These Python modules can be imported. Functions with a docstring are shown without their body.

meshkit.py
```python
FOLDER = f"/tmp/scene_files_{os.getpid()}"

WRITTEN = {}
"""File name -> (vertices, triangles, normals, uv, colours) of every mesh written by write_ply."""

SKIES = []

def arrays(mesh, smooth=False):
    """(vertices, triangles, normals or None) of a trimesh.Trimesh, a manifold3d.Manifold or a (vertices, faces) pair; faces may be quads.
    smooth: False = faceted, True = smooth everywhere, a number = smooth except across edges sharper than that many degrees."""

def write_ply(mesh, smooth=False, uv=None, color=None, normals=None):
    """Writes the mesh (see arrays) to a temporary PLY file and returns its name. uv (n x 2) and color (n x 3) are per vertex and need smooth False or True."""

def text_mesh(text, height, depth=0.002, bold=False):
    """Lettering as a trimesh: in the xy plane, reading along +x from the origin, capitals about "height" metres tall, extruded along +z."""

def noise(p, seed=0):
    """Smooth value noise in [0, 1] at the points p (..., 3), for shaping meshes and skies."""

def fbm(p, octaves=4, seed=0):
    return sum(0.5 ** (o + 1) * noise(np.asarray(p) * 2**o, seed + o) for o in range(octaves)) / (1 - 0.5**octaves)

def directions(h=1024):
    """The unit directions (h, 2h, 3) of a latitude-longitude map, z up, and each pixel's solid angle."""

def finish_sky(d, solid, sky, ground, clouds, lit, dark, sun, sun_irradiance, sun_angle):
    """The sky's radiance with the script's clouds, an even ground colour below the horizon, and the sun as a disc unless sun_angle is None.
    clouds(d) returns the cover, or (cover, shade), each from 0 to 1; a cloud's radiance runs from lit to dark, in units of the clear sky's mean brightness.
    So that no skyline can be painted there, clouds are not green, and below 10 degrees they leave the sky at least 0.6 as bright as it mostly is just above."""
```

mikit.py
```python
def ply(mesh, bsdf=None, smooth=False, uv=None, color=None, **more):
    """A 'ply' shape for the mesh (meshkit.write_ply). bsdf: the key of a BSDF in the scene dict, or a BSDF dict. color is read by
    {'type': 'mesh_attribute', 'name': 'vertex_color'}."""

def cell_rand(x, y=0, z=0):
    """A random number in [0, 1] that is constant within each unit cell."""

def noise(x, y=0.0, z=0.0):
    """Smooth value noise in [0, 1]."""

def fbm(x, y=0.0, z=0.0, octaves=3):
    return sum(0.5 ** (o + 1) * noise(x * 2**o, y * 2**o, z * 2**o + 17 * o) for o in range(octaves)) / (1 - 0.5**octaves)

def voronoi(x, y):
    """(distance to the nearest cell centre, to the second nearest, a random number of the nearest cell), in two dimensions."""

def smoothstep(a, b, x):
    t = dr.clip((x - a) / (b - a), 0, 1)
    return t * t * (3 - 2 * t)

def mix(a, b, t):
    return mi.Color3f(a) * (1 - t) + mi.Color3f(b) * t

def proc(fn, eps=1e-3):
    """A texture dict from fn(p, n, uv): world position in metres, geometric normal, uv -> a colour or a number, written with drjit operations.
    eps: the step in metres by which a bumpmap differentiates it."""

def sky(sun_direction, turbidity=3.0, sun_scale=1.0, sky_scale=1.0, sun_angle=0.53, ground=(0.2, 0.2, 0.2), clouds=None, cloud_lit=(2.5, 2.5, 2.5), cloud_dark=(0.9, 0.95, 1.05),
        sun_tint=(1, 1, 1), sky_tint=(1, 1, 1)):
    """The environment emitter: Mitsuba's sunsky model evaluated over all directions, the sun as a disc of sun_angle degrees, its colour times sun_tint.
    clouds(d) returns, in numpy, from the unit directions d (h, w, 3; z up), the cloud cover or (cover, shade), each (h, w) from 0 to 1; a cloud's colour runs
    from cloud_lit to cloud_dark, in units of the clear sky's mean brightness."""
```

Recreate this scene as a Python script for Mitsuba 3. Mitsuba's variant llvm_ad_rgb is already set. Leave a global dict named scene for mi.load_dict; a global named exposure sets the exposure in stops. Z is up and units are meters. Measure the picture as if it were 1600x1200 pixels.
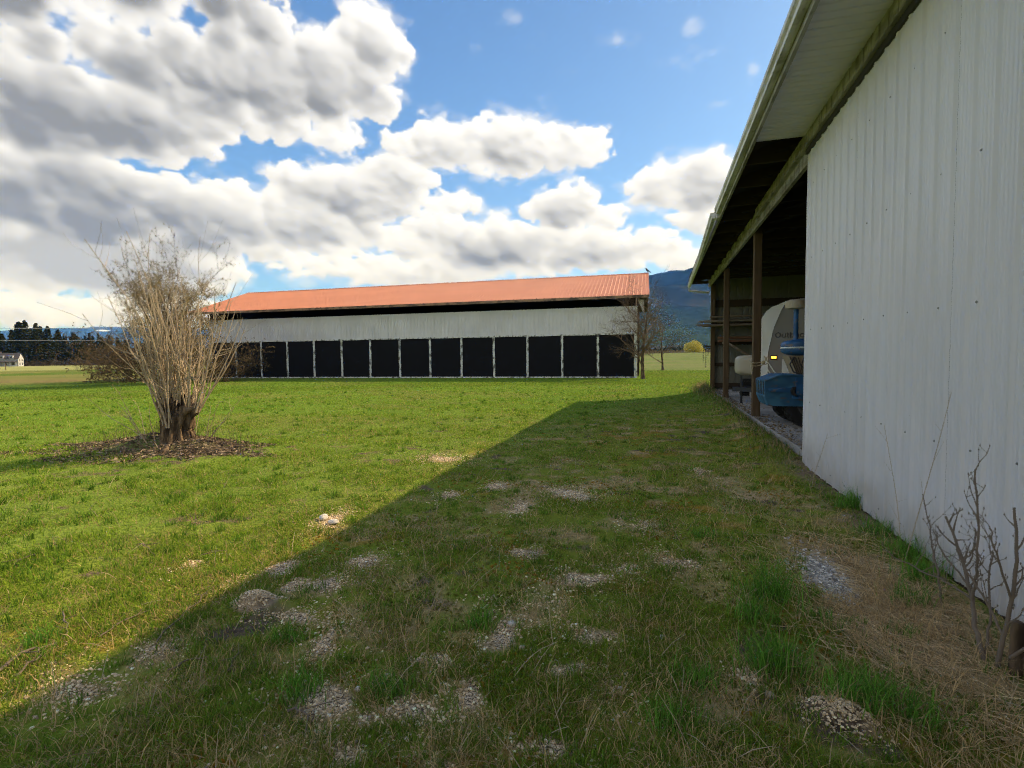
import math
import numpy as np, trimesh, mitsuba as mi, drjit as dr, mikit, meshkit
from mikit import proc, noise as dnoise, fbm as dfbm, voronoi, smoothstep as dstep, mix
T = mi.ScalarTransform4f
PI = math.pi
scene, labels = {}, {}

# ------------------------------------------------------------------ camera, sky, exposure
EYE = np.array([0.0, 0.0, 1.65])
RIGHT = np.array([0.961, 0.276, -0.011]); UP = np.array([-0.004, 0.053, 0.999]); FWD = np.array([-0.276, 0.960, -0.052])
scene['camera'] = {'type': 'perspective', 'fov': 90.0, 'fov_axis': 'x', 'near_clip': 0.05, 'far_clip': 60000.0,
                   'to_world': T().look_at(origin=EYE.tolist(), target=(EYE + FWD).tolist(), up=UP.tolist())}
SUN = (0.86, 0.98, 1.02)
exposure = 3.05

# cumulus banks in the view: azimuth and elevation of the centre, half widths (degrees), strength, grey of the base
BANKS = [(-56, 30, 20, 9.0, 1.2, 1.1), (-36, 26.6, 9.0, 4.6, 1, .6), (-31, 29.6, 4.5, 2.6, .8, .3), (-47, 22.0, 5, 2.4, .8, .6), (-56, 20, 12, 3.2, 1, 1.0), (-56, 13.0, 13, 4.6, 1.0, 1.05), (-45.9, 13.2, 7.4, 4.0, 1, .6),
         (-34, 16.6, 8.5, 2.5, .95, .45), (-28.0, 18.4, 3.6, 2.5, .9, .35), (-37.4, 13.2, 9.1, 2.4, .85, .6), (-23.0, 16.2, 4.6, 1.3, .8, .35), (-23.2, 21.9, 6.4, 2.0, .95, .25),
         (-16.5, 22.0, 7.0, 2.4, .95, .3), (-9.0, 21.5, 4.2, 1.8, .9, .35), (-10.4, 15.9, 4.0, 2.2, .9, .35), (-6.2, 14.6, 3.4, 1.5, .8, .3), (-17.3, 11.9, 12.2, 2.3, .95, .6),
         (-7.5, 11.3, 9.6, 2.2, .95, .45), (.3, 17.5, 3.9, 1.9, .9, .35), (4.6, 17.3, 4.4, 2.5, .95, .45), (4.2, 13.9, 2.8, 1.7, .7, .2), (-24.6, 13.6, 4.4, 1.7, .85, .5),
         (-28.5, 9.2, 13.3, 1.5, .9, .45), (2.6, 9.9, 4.5, 1.3, .85, .2), (-55, 8.6, 12.5, 2.4, 1.05, .75), (-47.0, 8.6, 4.2, 1.6, .8, .2), (-57.4, 4.4, 10, 1.1, .95, .5),
         (-50.3, 4.6, 7.3, 1.5, .8, .4), (-40, 10.4, 3, .9, .9, .3), (-33.5, 10.9, 3, .8, .9, .3), (-21, 9.6, 4, .8, .9, .3), (-13, 9.5, 3.4, .7, .9, .25), (-5, 9.5, 3, .7, .9, .25), (-2, 12.6, 3.6, .9, .9, .3), (-28.5, 12.6, 3.4, 1.1, .9, .4), (-58.5, 5.9, 2.7, .7, .8, .05), (-34.6, 21.8, 3.0, 1.5, .7, .3), (-42.5, 25, 9, 5.0, 1, .7)]


def sstep(a, b, x):
    t = np.clip((x - a) / (b - a), 0, 1)
    return t * t * (3 - 2 * t)


def clouds(d):
    """Cumulus as heaps of round puffs: their height above the sheet is lit from the sun's side; the rest of the sky is broken cloud."""
    from scipy.ndimage import gaussian_filter
    rng = np.random.default_rng(12)
    az, el = np.degrees(np.arctan2(d[..., 0], d[..., 1])), np.degrees(np.arcsin(d[..., 2]))
    hgt, wid = az.shape
    q = d * np.array([1.0, 1.0, 1.35])
    w1 = [meshkit.fbm(q * 14 + k * 9, 3, 31 + k) - .5 for k in range(2)]
    w2 = [meshkit.fbm(q * 46 + k * 9, 4, 41 + k) - .5 for k in range(2)]
    wa, we = az + 2.4 * w1[0] + 1.7 * w2[0], el + 1.8 * w1[1] + 1.4 * w2[1]
    H, low, dk = np.full(az.shape, -.6), np.full(az.shape, .5), np.full(az.shape, .4)
    for a, e, ra, re, s, dark in BANKS:
        n = int(16 + 34 * ra * re / max(re, 1.6) ** 2)
        for _ in range(n):
            t = rng.uniform(0, 2 * math.pi); rr = math.sqrt(rng.random())
            ca, ce = a + .92 * ra * rr * math.cos(t), e + .80 * re * rr * math.sin(t)
            r = min(re, 2.7) * (.22 + .62 * rng.random() ** 1.5) * (1.1 - .55 * rr) * s
            r = max(r, .38)
            c0, c1 = int((90 - ca - r - 3.2) / 180 * hgt * 2), int((90 - ca + r + 3.2) / 180 * hgt * 2)
            r0, r1 = max(0, int((90 - ce - r - 3) / 180 * hgt * 2)), min(hgt, int((90 - ce + r + 3) / 180 * hgt * 2))
            if r1 <= r0: continue
            sl = (slice(r0, r1), slice(c0, c1))
            dd = ((wa[sl] - ca) / 1.18) ** 2 + (we[sl] - ce) ** 2
            h = np.where(dd < r * r, np.sqrt(np.maximum(r * r - dd, 0)), -.5 * (np.sqrt(np.maximum(dd, 1e-9)) - r)) + .30 * min(re, 3) * (1 - rr)
            win = h > H[sl]
            H[sl] = np.where(win, h, H[sl])
            low[sl] = np.where(win, np.clip((el[sl] - (e - re)) / (2 * re), 0, 1), low[sl]); dk[sl] = np.where(win, dark, dk[sl])
    fine = meshkit.fbm(q * 60, 5, 5) - .5
    fluff = meshkit.fbm(q * 22, 6, 8) - .5
    dens = H + 1.0 * fine + .9 * fluff
    cover = sstep(-.12, .38, dens)
    cover = np.maximum(cover, .45 * sstep(-.3, .5, H + 2.6 * fluff))
    low, dk = gaussian_filter(low, 3), gaussian_filter(dk, 8)
    Hs = gaussian_filter(np.maximum(gaussian_filter(H, 1.5), -.1) * .6 + .4 * np.maximum(H, -.1) + 1.1 * fluff + .55 * fine, .6)
    gx_, gy_ = np.gradient(Hs, axis=1), np.gradient(Hs, axis=0)         # columns run to the left, rows run down
    step = 180 / 1024
    nx, ny = gx_ / step, gy_ / step                                     # slope: + faces right, + faces up
    lit_ = (.50 * nx + .75 * ny + .55) / np.sqrt(1 + nx * nx + ny * ny)
    lit_ = gaussian_filter(lit_, .8)
    thick = sstep(.2, 2.3, gaussian_filter(np.maximum(H, 0), 3) + 1.2 * fluff)
    shade = (.50 - .52 * lit_) * (.52 + .45 * thick) * (1 - .45 * dk * thick) + .58 * dk * thick + .36 * (1 - low) * thick - .05 + .35 * fluff * thick
    shade = np.where(shade > 0, shade, 0) + .10 * dk
    plane = d[..., :2] / (d[..., 2:3] + .16)
    far = meshkit.fbm(np.concatenate([plane * .9, plane[..., :1] * 0 + 3.7], -1), 5, 9)
    fv = (far - .41) * 4.2 + fluff * 1.2
    inside = sstep(-80, -72, az) * (1 - sstep(13, 26, az)) * (1 - sstep(37, 47, el))
    cover = inside * cover + (1 - inside) * sstep(.0, .5, fv)
    shade = inside * shade + (1 - inside) * (sstep(.2, 1.3, fv) * .5)
    return cover, shade


scene['sky'] = mikit.sky(SUN, turbidity=2.6, sun_scale=.52, sky_scale=.66, sun_angle=.6, ground=(.10, .13, .05), clouds=clouds,
                         cloud_lit=(2.85, 2.80, 2.74), cloud_dark=(.74, .74, .735), sun_tint=(1, .97, .88), sky_tint=(.80, .93, 1.12))
labels['sky'] = {'label': 'blue spring sky with grey and white cumulus', 'kind': 'structure'}


# ------------------------------------------------------------------ helpers
class MB:
    """Collects vertices and triangles (and a colour per vertex) of one mesh."""
    def __init__(self):
        self.v, self.f, self.c, self.n = [], [], [], 0

    def add(self, v, f, col=None):
        v, f = np.asarray(v, float), np.asarray(f, int)
        if f.shape[1] == 4:
            f = np.vstack([f[:, [0, 1, 2]], f[:, [0, 2, 3]]])
        self.v.append(v); self.f.append(f + self.n); self.n += len(v)
        if col is not None:
            col = np.asarray(col, float)
            self.c.append(np.broadcast_to(col, (len(v), 3)))
        return self

    def mesh(self, m, col=None):
        return self.add(m.vertices, m.faces, col)

    def box(self, x0, x1, y0, y1, z0, z1, col=None, ch=0.0):
        return self.add(*box_vf(x0, x1, y0, y1, z0, z1, ch), col)

    def tube(self, path, r, n=6, col=None, cap=True):
        return self.add(*tube_vf(path, r, n, cap), col)

    def bar(self, p, q, w, h, col=None, up=(0, 0, 1)):
        """A squared timber from p to q: w wide (across), h high."""
        p, q = np.asarray(p, float), np.asarray(q, float)
        d = q - p; L = np.linalg.norm(d); d = d / L
        s = np.cross(d, up); s = s / np.linalg.norm(s); u = np.cross(s, d)
        v, f = box_vf(0, L, -w / 2, w / 2, -h / 2, h / 2, min(w, h) * .08)
        return self.add(p + v[:, :1] * d + v[:, 1:2] * s + v[:, 2:3] * u, f, col)

    def get(self):
        return np.vstack(self.v), np.vstack(self.f)

    def put(self, key, bsdf, smooth=False, **kw):
        c = np.vstack(self.c) if self.c else None
        scene[key] = mikit.ply(self.get(), bsdf, smooth=smooth, color=c, **kw)
        return key


def box_vf(x0, x1, y0, y1, z0, z1, ch=0.0):
    if ch <= 0:
        v = np.array([[x, y, z] for x in (x0, x1) for y in (y0, y1) for z in (z0, z1)], float)
        f = np.array([[0, 1, 3, 2], [4, 6, 7, 5], [0, 4, 5, 1], [2, 3, 7, 6], [0, 2, 6, 4], [1, 5, 7, 3]])
        return v, np.vstack([f[:, [0, 1, 2]], f[:, [0, 2, 3]]])
    pts = []
    lo, hi = np.array([x0, y0, z0]), np.array([x1, y1, z1])
    for sx in (0, 1):
        for sy in (0, 1):
            for sz in (0, 1):
                c = np.where([sx, sy, sz], hi, lo)
                sg = np.where([sx, sy, sz], -1, 1) * ch
                for k in range(3):
                    p = c + sg; p[k] = c[k]; pts.append(p)
    m = trimesh.convex.convex_hull(np.array(pts))
    return np.array(m.vertices), np.array(m.faces)


def tube_vf(path, r, n=6, cap=True):
    path = np.asarray(path, float); k = len(path)
    r = np.broadcast_to(np.asarray(r, float), (k,))
    t = np.gradient(path, axis=0); t /= np.linalg.norm(t, axis=1, keepdims=True) + 1e-12
    mean = path[-1] - path[0]
    ref = np.array([0, 0, 1.0]) if abs(mean[2]) < .8 * np.linalg.norm(mean) else np.array([1.0, .3, 0])
    s = np.cross(t, ref); s /= np.linalg.norm(s, axis=1, keepdims=True) + 1e-12
    u = np.cross(s, t)
    a = np.arange(n) / n * 2 * PI
    v = path[:, None] + r[:, None, None] * (np.cos(a)[None, :, None] * s[:, None] + np.sin(a)[None, :, None] * u[:, None])
    i, j = np.meshgrid(np.arange(k - 1), np.arange(n), indexing='ij')
    i, j = i.ravel(), j.ravel(); j2 = (j + 1) % n
    f = np.vstack([np.stack([i * n + j, i * n + j2, (i + 1) * n + j2], 1), np.stack([i * n + j, (i + 1) * n + j2, (i + 1) * n + j], 1)])
    v = v.reshape(-1, 3)
    if cap:
        m = len(v); v = np.vstack([v, path[:1], path[-1:]])
        jj = np.arange(n); j2 = (jj + 1) % n
        f = np.vstack([f, np.stack([j2, jj, jj * 0 + m], 1), np.stack([(k - 1) * n + jj, (k - 1) * n + j2, jj * 0 + m + 1], 1)])
    return v, f


def prism(poly, a, b, axis='y'):
    """The polygon (2-D points, in the two other axes) extruded along an axis from a to b."""
    from shapely.geometry import Polygon
    m = trimesh.creation.extrude_polygon(Polygon(poly), 1.0, engine='earcut')
    v = np.array(m.vertices); w = a + v[:, 2] * (b - a)
    out = {'y': np.stack([v[:, 0], w, v[:, 1]], 1), 'x': np.stack([w, v[:, 0], v[:, 1]], 1), 'z': np.stack([v[:, 0], v[:, 1], w], 1)}[axis]
    return out, np.array(m.faces)


def blob(cx, cy, cz, hx, hy, hz, e=.45, n=28):
    """A rounded box (superellipsoid) of half sizes hx, hy, hz."""
    u, w = np.meshgrid(np.linspace(-PI / 2, PI / 2, n), np.linspace(-PI, PI, 2 * n, endpoint=False), indexing='ij')
    p = lambda t: np.sign(t) * np.abs(t) ** e
    v = np.stack([cx + hx * p(np.cos(u)) * p(np.cos(w)), cy + hy * p(np.cos(u)) * p(np.sin(w)), cz + hz * p(np.sin(u))], -1).reshape(-1, 3)
    i, j = np.meshgrid(np.arange(n - 1), np.arange(2 * n), indexing='ij'); i, j = i.ravel(), j.ravel(); j2 = (j + 1) % (2 * n)
    return v, np.stack([i * 2 * n + j, i * 2 * n + j2, (i + 1) * 2 * n + j2, (i + 1) * 2 * n + j], 1)


def lathe(profile, n=24, axis='z', centre=(0, 0, 0)):
    m = trimesh.creation.revolve(np.asarray(profile, float), sections=n)
    v = np.array(m.vertices)
    if axis == 'y':
        v = v[:, [0, 2, 1]] * [1, 1, -1]
    if axis == 'x':
        v = v[:, [2, 1, 0]]
    return v + np.asarray(centre, float), np.array(m.faces)


def num(key):
    """The key, or the key with the next free number."""
    if key not in scene and key not in labels:
        return key
    i = 1
    while f'{key}_{i:03d}' in scene or f'{key}_{i:03d}' in labels:
        i += 1
    return f'{key}_{i:03d}'


def thing(name, label, cat=None, group=None, kind=None):
    key = num(name)
    labels[key] = {'label': label}
    if cat: labels[key]['category'] = cat
    if group: labels[key]['group'] = group
    if kind: labels[key]['kind'] = kind
    return key


def put(parent, name, vf, bsdf, smooth=False, label=None, kind=None, **kw):
    """One mesh as a part of a thing."""
    key = num(f'{parent}__{name}')
    scene[key] = vf.put(key, bsdf, smooth, **kw) and scene[key] if isinstance(vf, MB) else mikit.ply(vf, bsdf, smooth=smooth, **kw)
    if label or kind:
        labels[key] = {k: v for k, v in (('label', label), ('kind', kind)) if v}
    return key


def wave(x, y, f, s, lib=np):
    """Cheap smooth noise from -1 to 1, the same in numpy and drjit."""
    a = lib.sin(x * f * 1.13 + 1.7 * lib.sin(y * f * .71 + s) + s * 3.1)
    b = lib.sin(y * f * .97 + 1.9 * lib.sin(x * f * .63 + s * 1.7) + s * 5.3)
    c = lib.sin((x + y) * f * .57 + 1.3 * lib.sin((x - y) * f * .83 + s * .7) + s)
    return (a + b + c) * .3333


# ------------------------------------------------------------------ materials
def mat(name, rgb, rough=.7, spec=.3, metal=0.0, **kw):
    scene[name] = {'type': 'twosided', 'bsdf': {'type': 'principled', 'base_color': rgb if isinstance(rgb, dict) else {'type': 'rgb', 'value': list(rgb)}, 'roughness': rough, 'specular': spec, 'metallic': metal, **kw}}


def bumped(name, rgb, rough, fn, scale, eps=2e-3, spec=.3, metal=0.0):
    scene[name] = {'type': 'twosided', 'bsdf': {'type': 'bumpmap', 'arbitrary': proc(fn, eps), 'scale': scale,
                   'bsdf': {'type': 'principled', 'base_color': rgb if isinstance(rgb, dict) else {'type': 'rgb', 'value': list(rgb)}, 'roughness': rough, 'specular': spec, 'metallic': metal}}}


def col(r, g, b):
    return mi.Color3f(r, g, b)


def white_steel(p, n, uv):
    grime = dfbm(p.y * 1.6, p.x * .4, p.z * .55, 3)
    streak = dfbm(p.y * 22, p.x * 3, p.z * .35, 2)
    splash = dstep(.55, .0, p.z + .35 * (dfbm(p.y * 4, p.z * 4, p.x, 3) - .5))
    c = mix(col(.615, .605, .635), col(.56, .55, .575), dstep(.35, .75, grime) * .7)
    c = mix(c, col(.48, .475, .46), dstep(.55, .85, streak) * .22)
    return mix(c, col(.33, .30, .25), splash * .6)


def barn_white(p, n, uv):
    c = mix(col(.61, .60, .62), col(.55, .54, .56), dstep(.35, .7, dfbm(p.x * .9, p.y, p.z * .6, 3)))
    return mix(c, col(.45, .45, .44), dstep(.6, .85, dfbm(p.x * 9, p.y, p.z * .5, 2)) * .4)


def olive_metal(p, n, uv):
    g = dfbm(p.y * 3.2, p.x * 6, p.z * 9, 4)
    s = dfbm(p.y * 16, p.x * 20, p.z * 4, 2)
    c = mix(col(.34, .33, .31), col(.19, .185, .15), dstep(.36, .66, g))
    return mix(c, col(.10, .10, .07), dstep(.55, .8, s) * .6)


def gutter_white(p, n, uv):
    g = dfbm(p.y * 2.2, p.x * 12, p.z * 14, 4)
    c = mix(col(.60, .59, .59), col(.36, .355, .31), dstep(.42, .72, g))
    return mix(c, col(.16, .17, .10), dstep(.6, .8, dfbm(p.y * 14, p.x * 20, p.z * 8, 2)) * .5)


def old_wood(p, n, uv):
    g = dfbm(p.x * 40, p.y * 40, p.z * 2.2, 3)
    c = mix(col(.13, .088, .05), col(.065, .043, .025), g)
    return mix(c, col(.17, .135, .095), dstep(.6, .85, dfbm(p.x * 9, p.y * 9, p.z * .8, 3)) * .6)


def board_wood(p, n, uv):
    g = dfbm(p.x * 3.0, p.y * 40, p.z * 40, 3)
    t = dfbm(p.x * .1, p.y * 9, p.z * 13, 1)
    return mix(mix(col(.22, .16, .11), col(.30, .27, .23), dstep(.4, .6, t)), col(.12, .085, .06), g * .8)


def barn_post(p, n, uv):
    g = dfbm(p.x * 9, p.y * 9, p.z * 3.1, 4)
    return mix(col(.60, .60, .57), col(.13, .125, .11), dstep(.50, .66, g))


def orange_roof(p, n, uv):
    g = dfbm(p.x * .35, p.y * .5, p.z, 4)
    c = mix(col(.49, .178, .082), col(.53, .20, .098), dstep(.3, .7, g))
    s = dfbm(p.x * 6, p.y * .5, p.z * .4, 3)
    return mix(c, col(.44, .16, .08), dstep(.58, .82, s) * .18)


def roof_rust(p, n, uv):
    return mix(col(.30, .19, .12), col(.09, .07, .055), dstep(.4, .65, dfbm(p.x * 3, p.y * 3, p.z * 7, 4)))


def concrete(p, n, uv):
    g = dfbm(p.x * 1.2, p.y * 1.2, p.z, 4)
    c = mix(col(.33, .31, .28), col(.22, .205, .18), dstep(.35, .65, g))
    return mix(c, col(.10, .09, .08), dstep(.62, .75, dfbm(p.x * 2.7 + 9, p.y * 2.7, p.z, 3)) * .6)


def bark(p, n, uv):
    g = dfbm(p.x * 22, p.y * 22, p.z * 5, 4)
    return mix(col(.19, .135, .085), col(.055, .04, .028), dstep(.3, .7, g))


mat('white_steel', proc(white_steel), .42, .45)
mat('barn_white', proc(barn_white), .5, .4)
mat('olive_metal', proc(olive_metal), .55)
mat('gutter_white', proc(gutter_white), .45, .4)
mat('old_wood', proc(old_wood), .85, .15)
mat('board_wood', proc(board_wood), .85, .15)
mat('barn_post', proc(barn_post), .85, .15)
mat('orange_roof', proc(orange_roof), .5, .35)
mat('roof_rust', proc(roof_rust), .8)
mat('concrete', proc(concrete), .85, .2)
bumped('bark', proc(bark), .9, lambda p, n, uv: dfbm(p.x * 26, p.y * 26, p.z * 6, 3), .03, spec=.1)
mat('soffit_white', (.58, .565, .60), .5)
mat('screw_grey', (.20, .20, .20), .45, .5, .5)
mat('dark_trim', (.035, .035, .03), .6)
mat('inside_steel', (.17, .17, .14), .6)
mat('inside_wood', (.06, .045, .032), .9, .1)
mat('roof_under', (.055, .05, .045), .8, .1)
mat('black_net', (.011, .011, .013), .9, .1)
mat('vertex', {'type': 'mesh_attribute', 'name': 'vertex_color'}, .8, .15)
scene['blade'] = {'type': 'principledthin', 'base_color': {'type': 'mesh_attribute', 'name': 'vertex_color'}, 'roughness': .5, 'diff_trans': .85, 'spec_trans': 0.0}
scene['needle'] = {'type': 'twosided', 'bsdf': {'type': 'diffuse', 'reflectance': {'type': 'mesh_attribute', 'name': 'vertex_color'}}}
scene['leaf'] = {'type': 'principledthin', 'base_color': {'type': 'mesh_attribute', 'name': 'vertex_color'}, 'roughness': .6, 'diff_trans': .7, 'spec_trans': 0.0}

# ------------------------------------------------------------------ ground
PATCH = [(-3.26,4.47,.13,.23,1),(-2.85,3.3,.12,.2,1),(-3.66,3.22,.1,.16,.8),(-2.2,2.7,.17,.11,1),(-1.87,2.48,.09,.17,1),(-1.57,2.04,.19,.17,1),(-1.26,2.47,.05,.05,1),(-1.15,2.53,.07,.06,1),
         (-.88,2.82,.13,.22,1),(-.76,3.24,.12,.13,.55),(-.89,2.27,.10,.15,1),(-1.13,2.11,.14,.11,.9),(-1.28,2.02,.05,.06,.8),(-.54,3.72,.19,.17,1),(-1.04,6.09,.25,.25,1),(-1.99,6.12,.11,.2,1),
         (-1.44,5.32,.1,.22,1),(-.9,5.92,.11,.14,.9),(-2.39,5.62,.11,.15,.9),(-1.08,4.09,.13,.12,.8),(-2.31,3.57,.14,.18,1),(-2.33,3.14,.14,.14,.9),(-2.55,3.05,.08,.11,.9),(-.11,5.1,.14,.18,.7),
         (.11,4.26,.21,.17,.7),(-.33,2.92,.2,.11,.8),(-.47,2.6,.15,.07,.8),(-.21,2.48,.11,.11,.6),(.56,7.53,.13,.21,.9),(.45,2.79,.08,.07,.8),(-2.84,1.78,.2,.11,.9),(-2.75,2.15,.15,.11,.6),
         (-3.39,1.88,.18,.12,.5),(-3.43,7.68,.36,.22,.8),(-.24,4.04,.11,.16,.6),(-1.33,2.29,.07,.04,.5),(-.86,1.85,.1,.07,.6),(-.43,2.04,.16,.09,.7),(-1.25,1.78,.13,.09,.8),(-3.06,3.06,.1,.11,.6),
         (-1.12,3.2,.09,.08,.5),(1.26,2.98,.13,.1,.5),(1.32,2.71,.13,.1,.6)]
GREY = (1.22, 4.32, .13, .36)
DIRT = [(-2.58, 2.72, .15, .12, .10), (.78, 2.52, .15, .13, .085)]       # bare molehills
MOUND = (-8.75, 7.2)


def lumps(x, y, lib, mul=1.0):
    m = 0.0 * x
    wx, wy = x + .05 * wave(x, y, 14., 1., lib), y + .05 * wave(x, y, 15., 2., lib)
    for a, b, ra, rb, s in PATCH:
        m = m + s * lib.exp(-(((wx - a) / (ra * mul)) ** 2 + ((wy - b) / (rb * mul)) ** 2))
    return m


def height(x, y):
    z = (.13 * sstep(7.5, 9.6, y) * sstep(1.2, 1.95, x) + .09 * sstep(10, 17, y)) * sstep(-.4, 1.9, x) * (1 - sstep(26, 34, y))
    z = z - .06 * sstep(-1, -3, x) * sstep(13, 19, y) * (1 - sstep(24, 34, y))
    z = z + 3.0 * sstep(90, 260, y) * sstep(-120, 20, x)
    r = np.hypot(x, y)
    z = z + .022 * wave(x, y, 2.1, 4.) * (1 - sstep(1.3, 1.9, x)) + .012 * wave(x, y, 6.3, 5.) * (1 - sstep(1.3, 1.9, x))
    near = r < 14
    zn = .007 * np.clip(lumps(x, y, np), 0, 1)
    for a, b, ra, rb, h in DIRT:
        zn = zn + h * np.exp(-(((x - a) / ra) ** 2 + ((y - b) / rb) ** 2) ** 1.4)
    mx, my = (x - MOUND[0]) / 1.75, (y - MOUND[1]) / 1.0
    zn = zn + .26 * np.exp(-(mx * mx + my * my) * 1.6) * (1 + .35 * wave(x, y, 5., 2.))
    # hollow with dead straw beside the wall, and the floor under the shed
    zn = zn - .05 * np.exp(-(((x - 1.45) / .4) ** 2 + ((y - 4.2) / .8) ** 2))
    z = z + np.where(r < 18, zn, 0)
    return np.where((x > 2.02) & (x < 14.5) & (y > -4.4) & (y < 24.4), np.minimum(z, .06), z)


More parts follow.
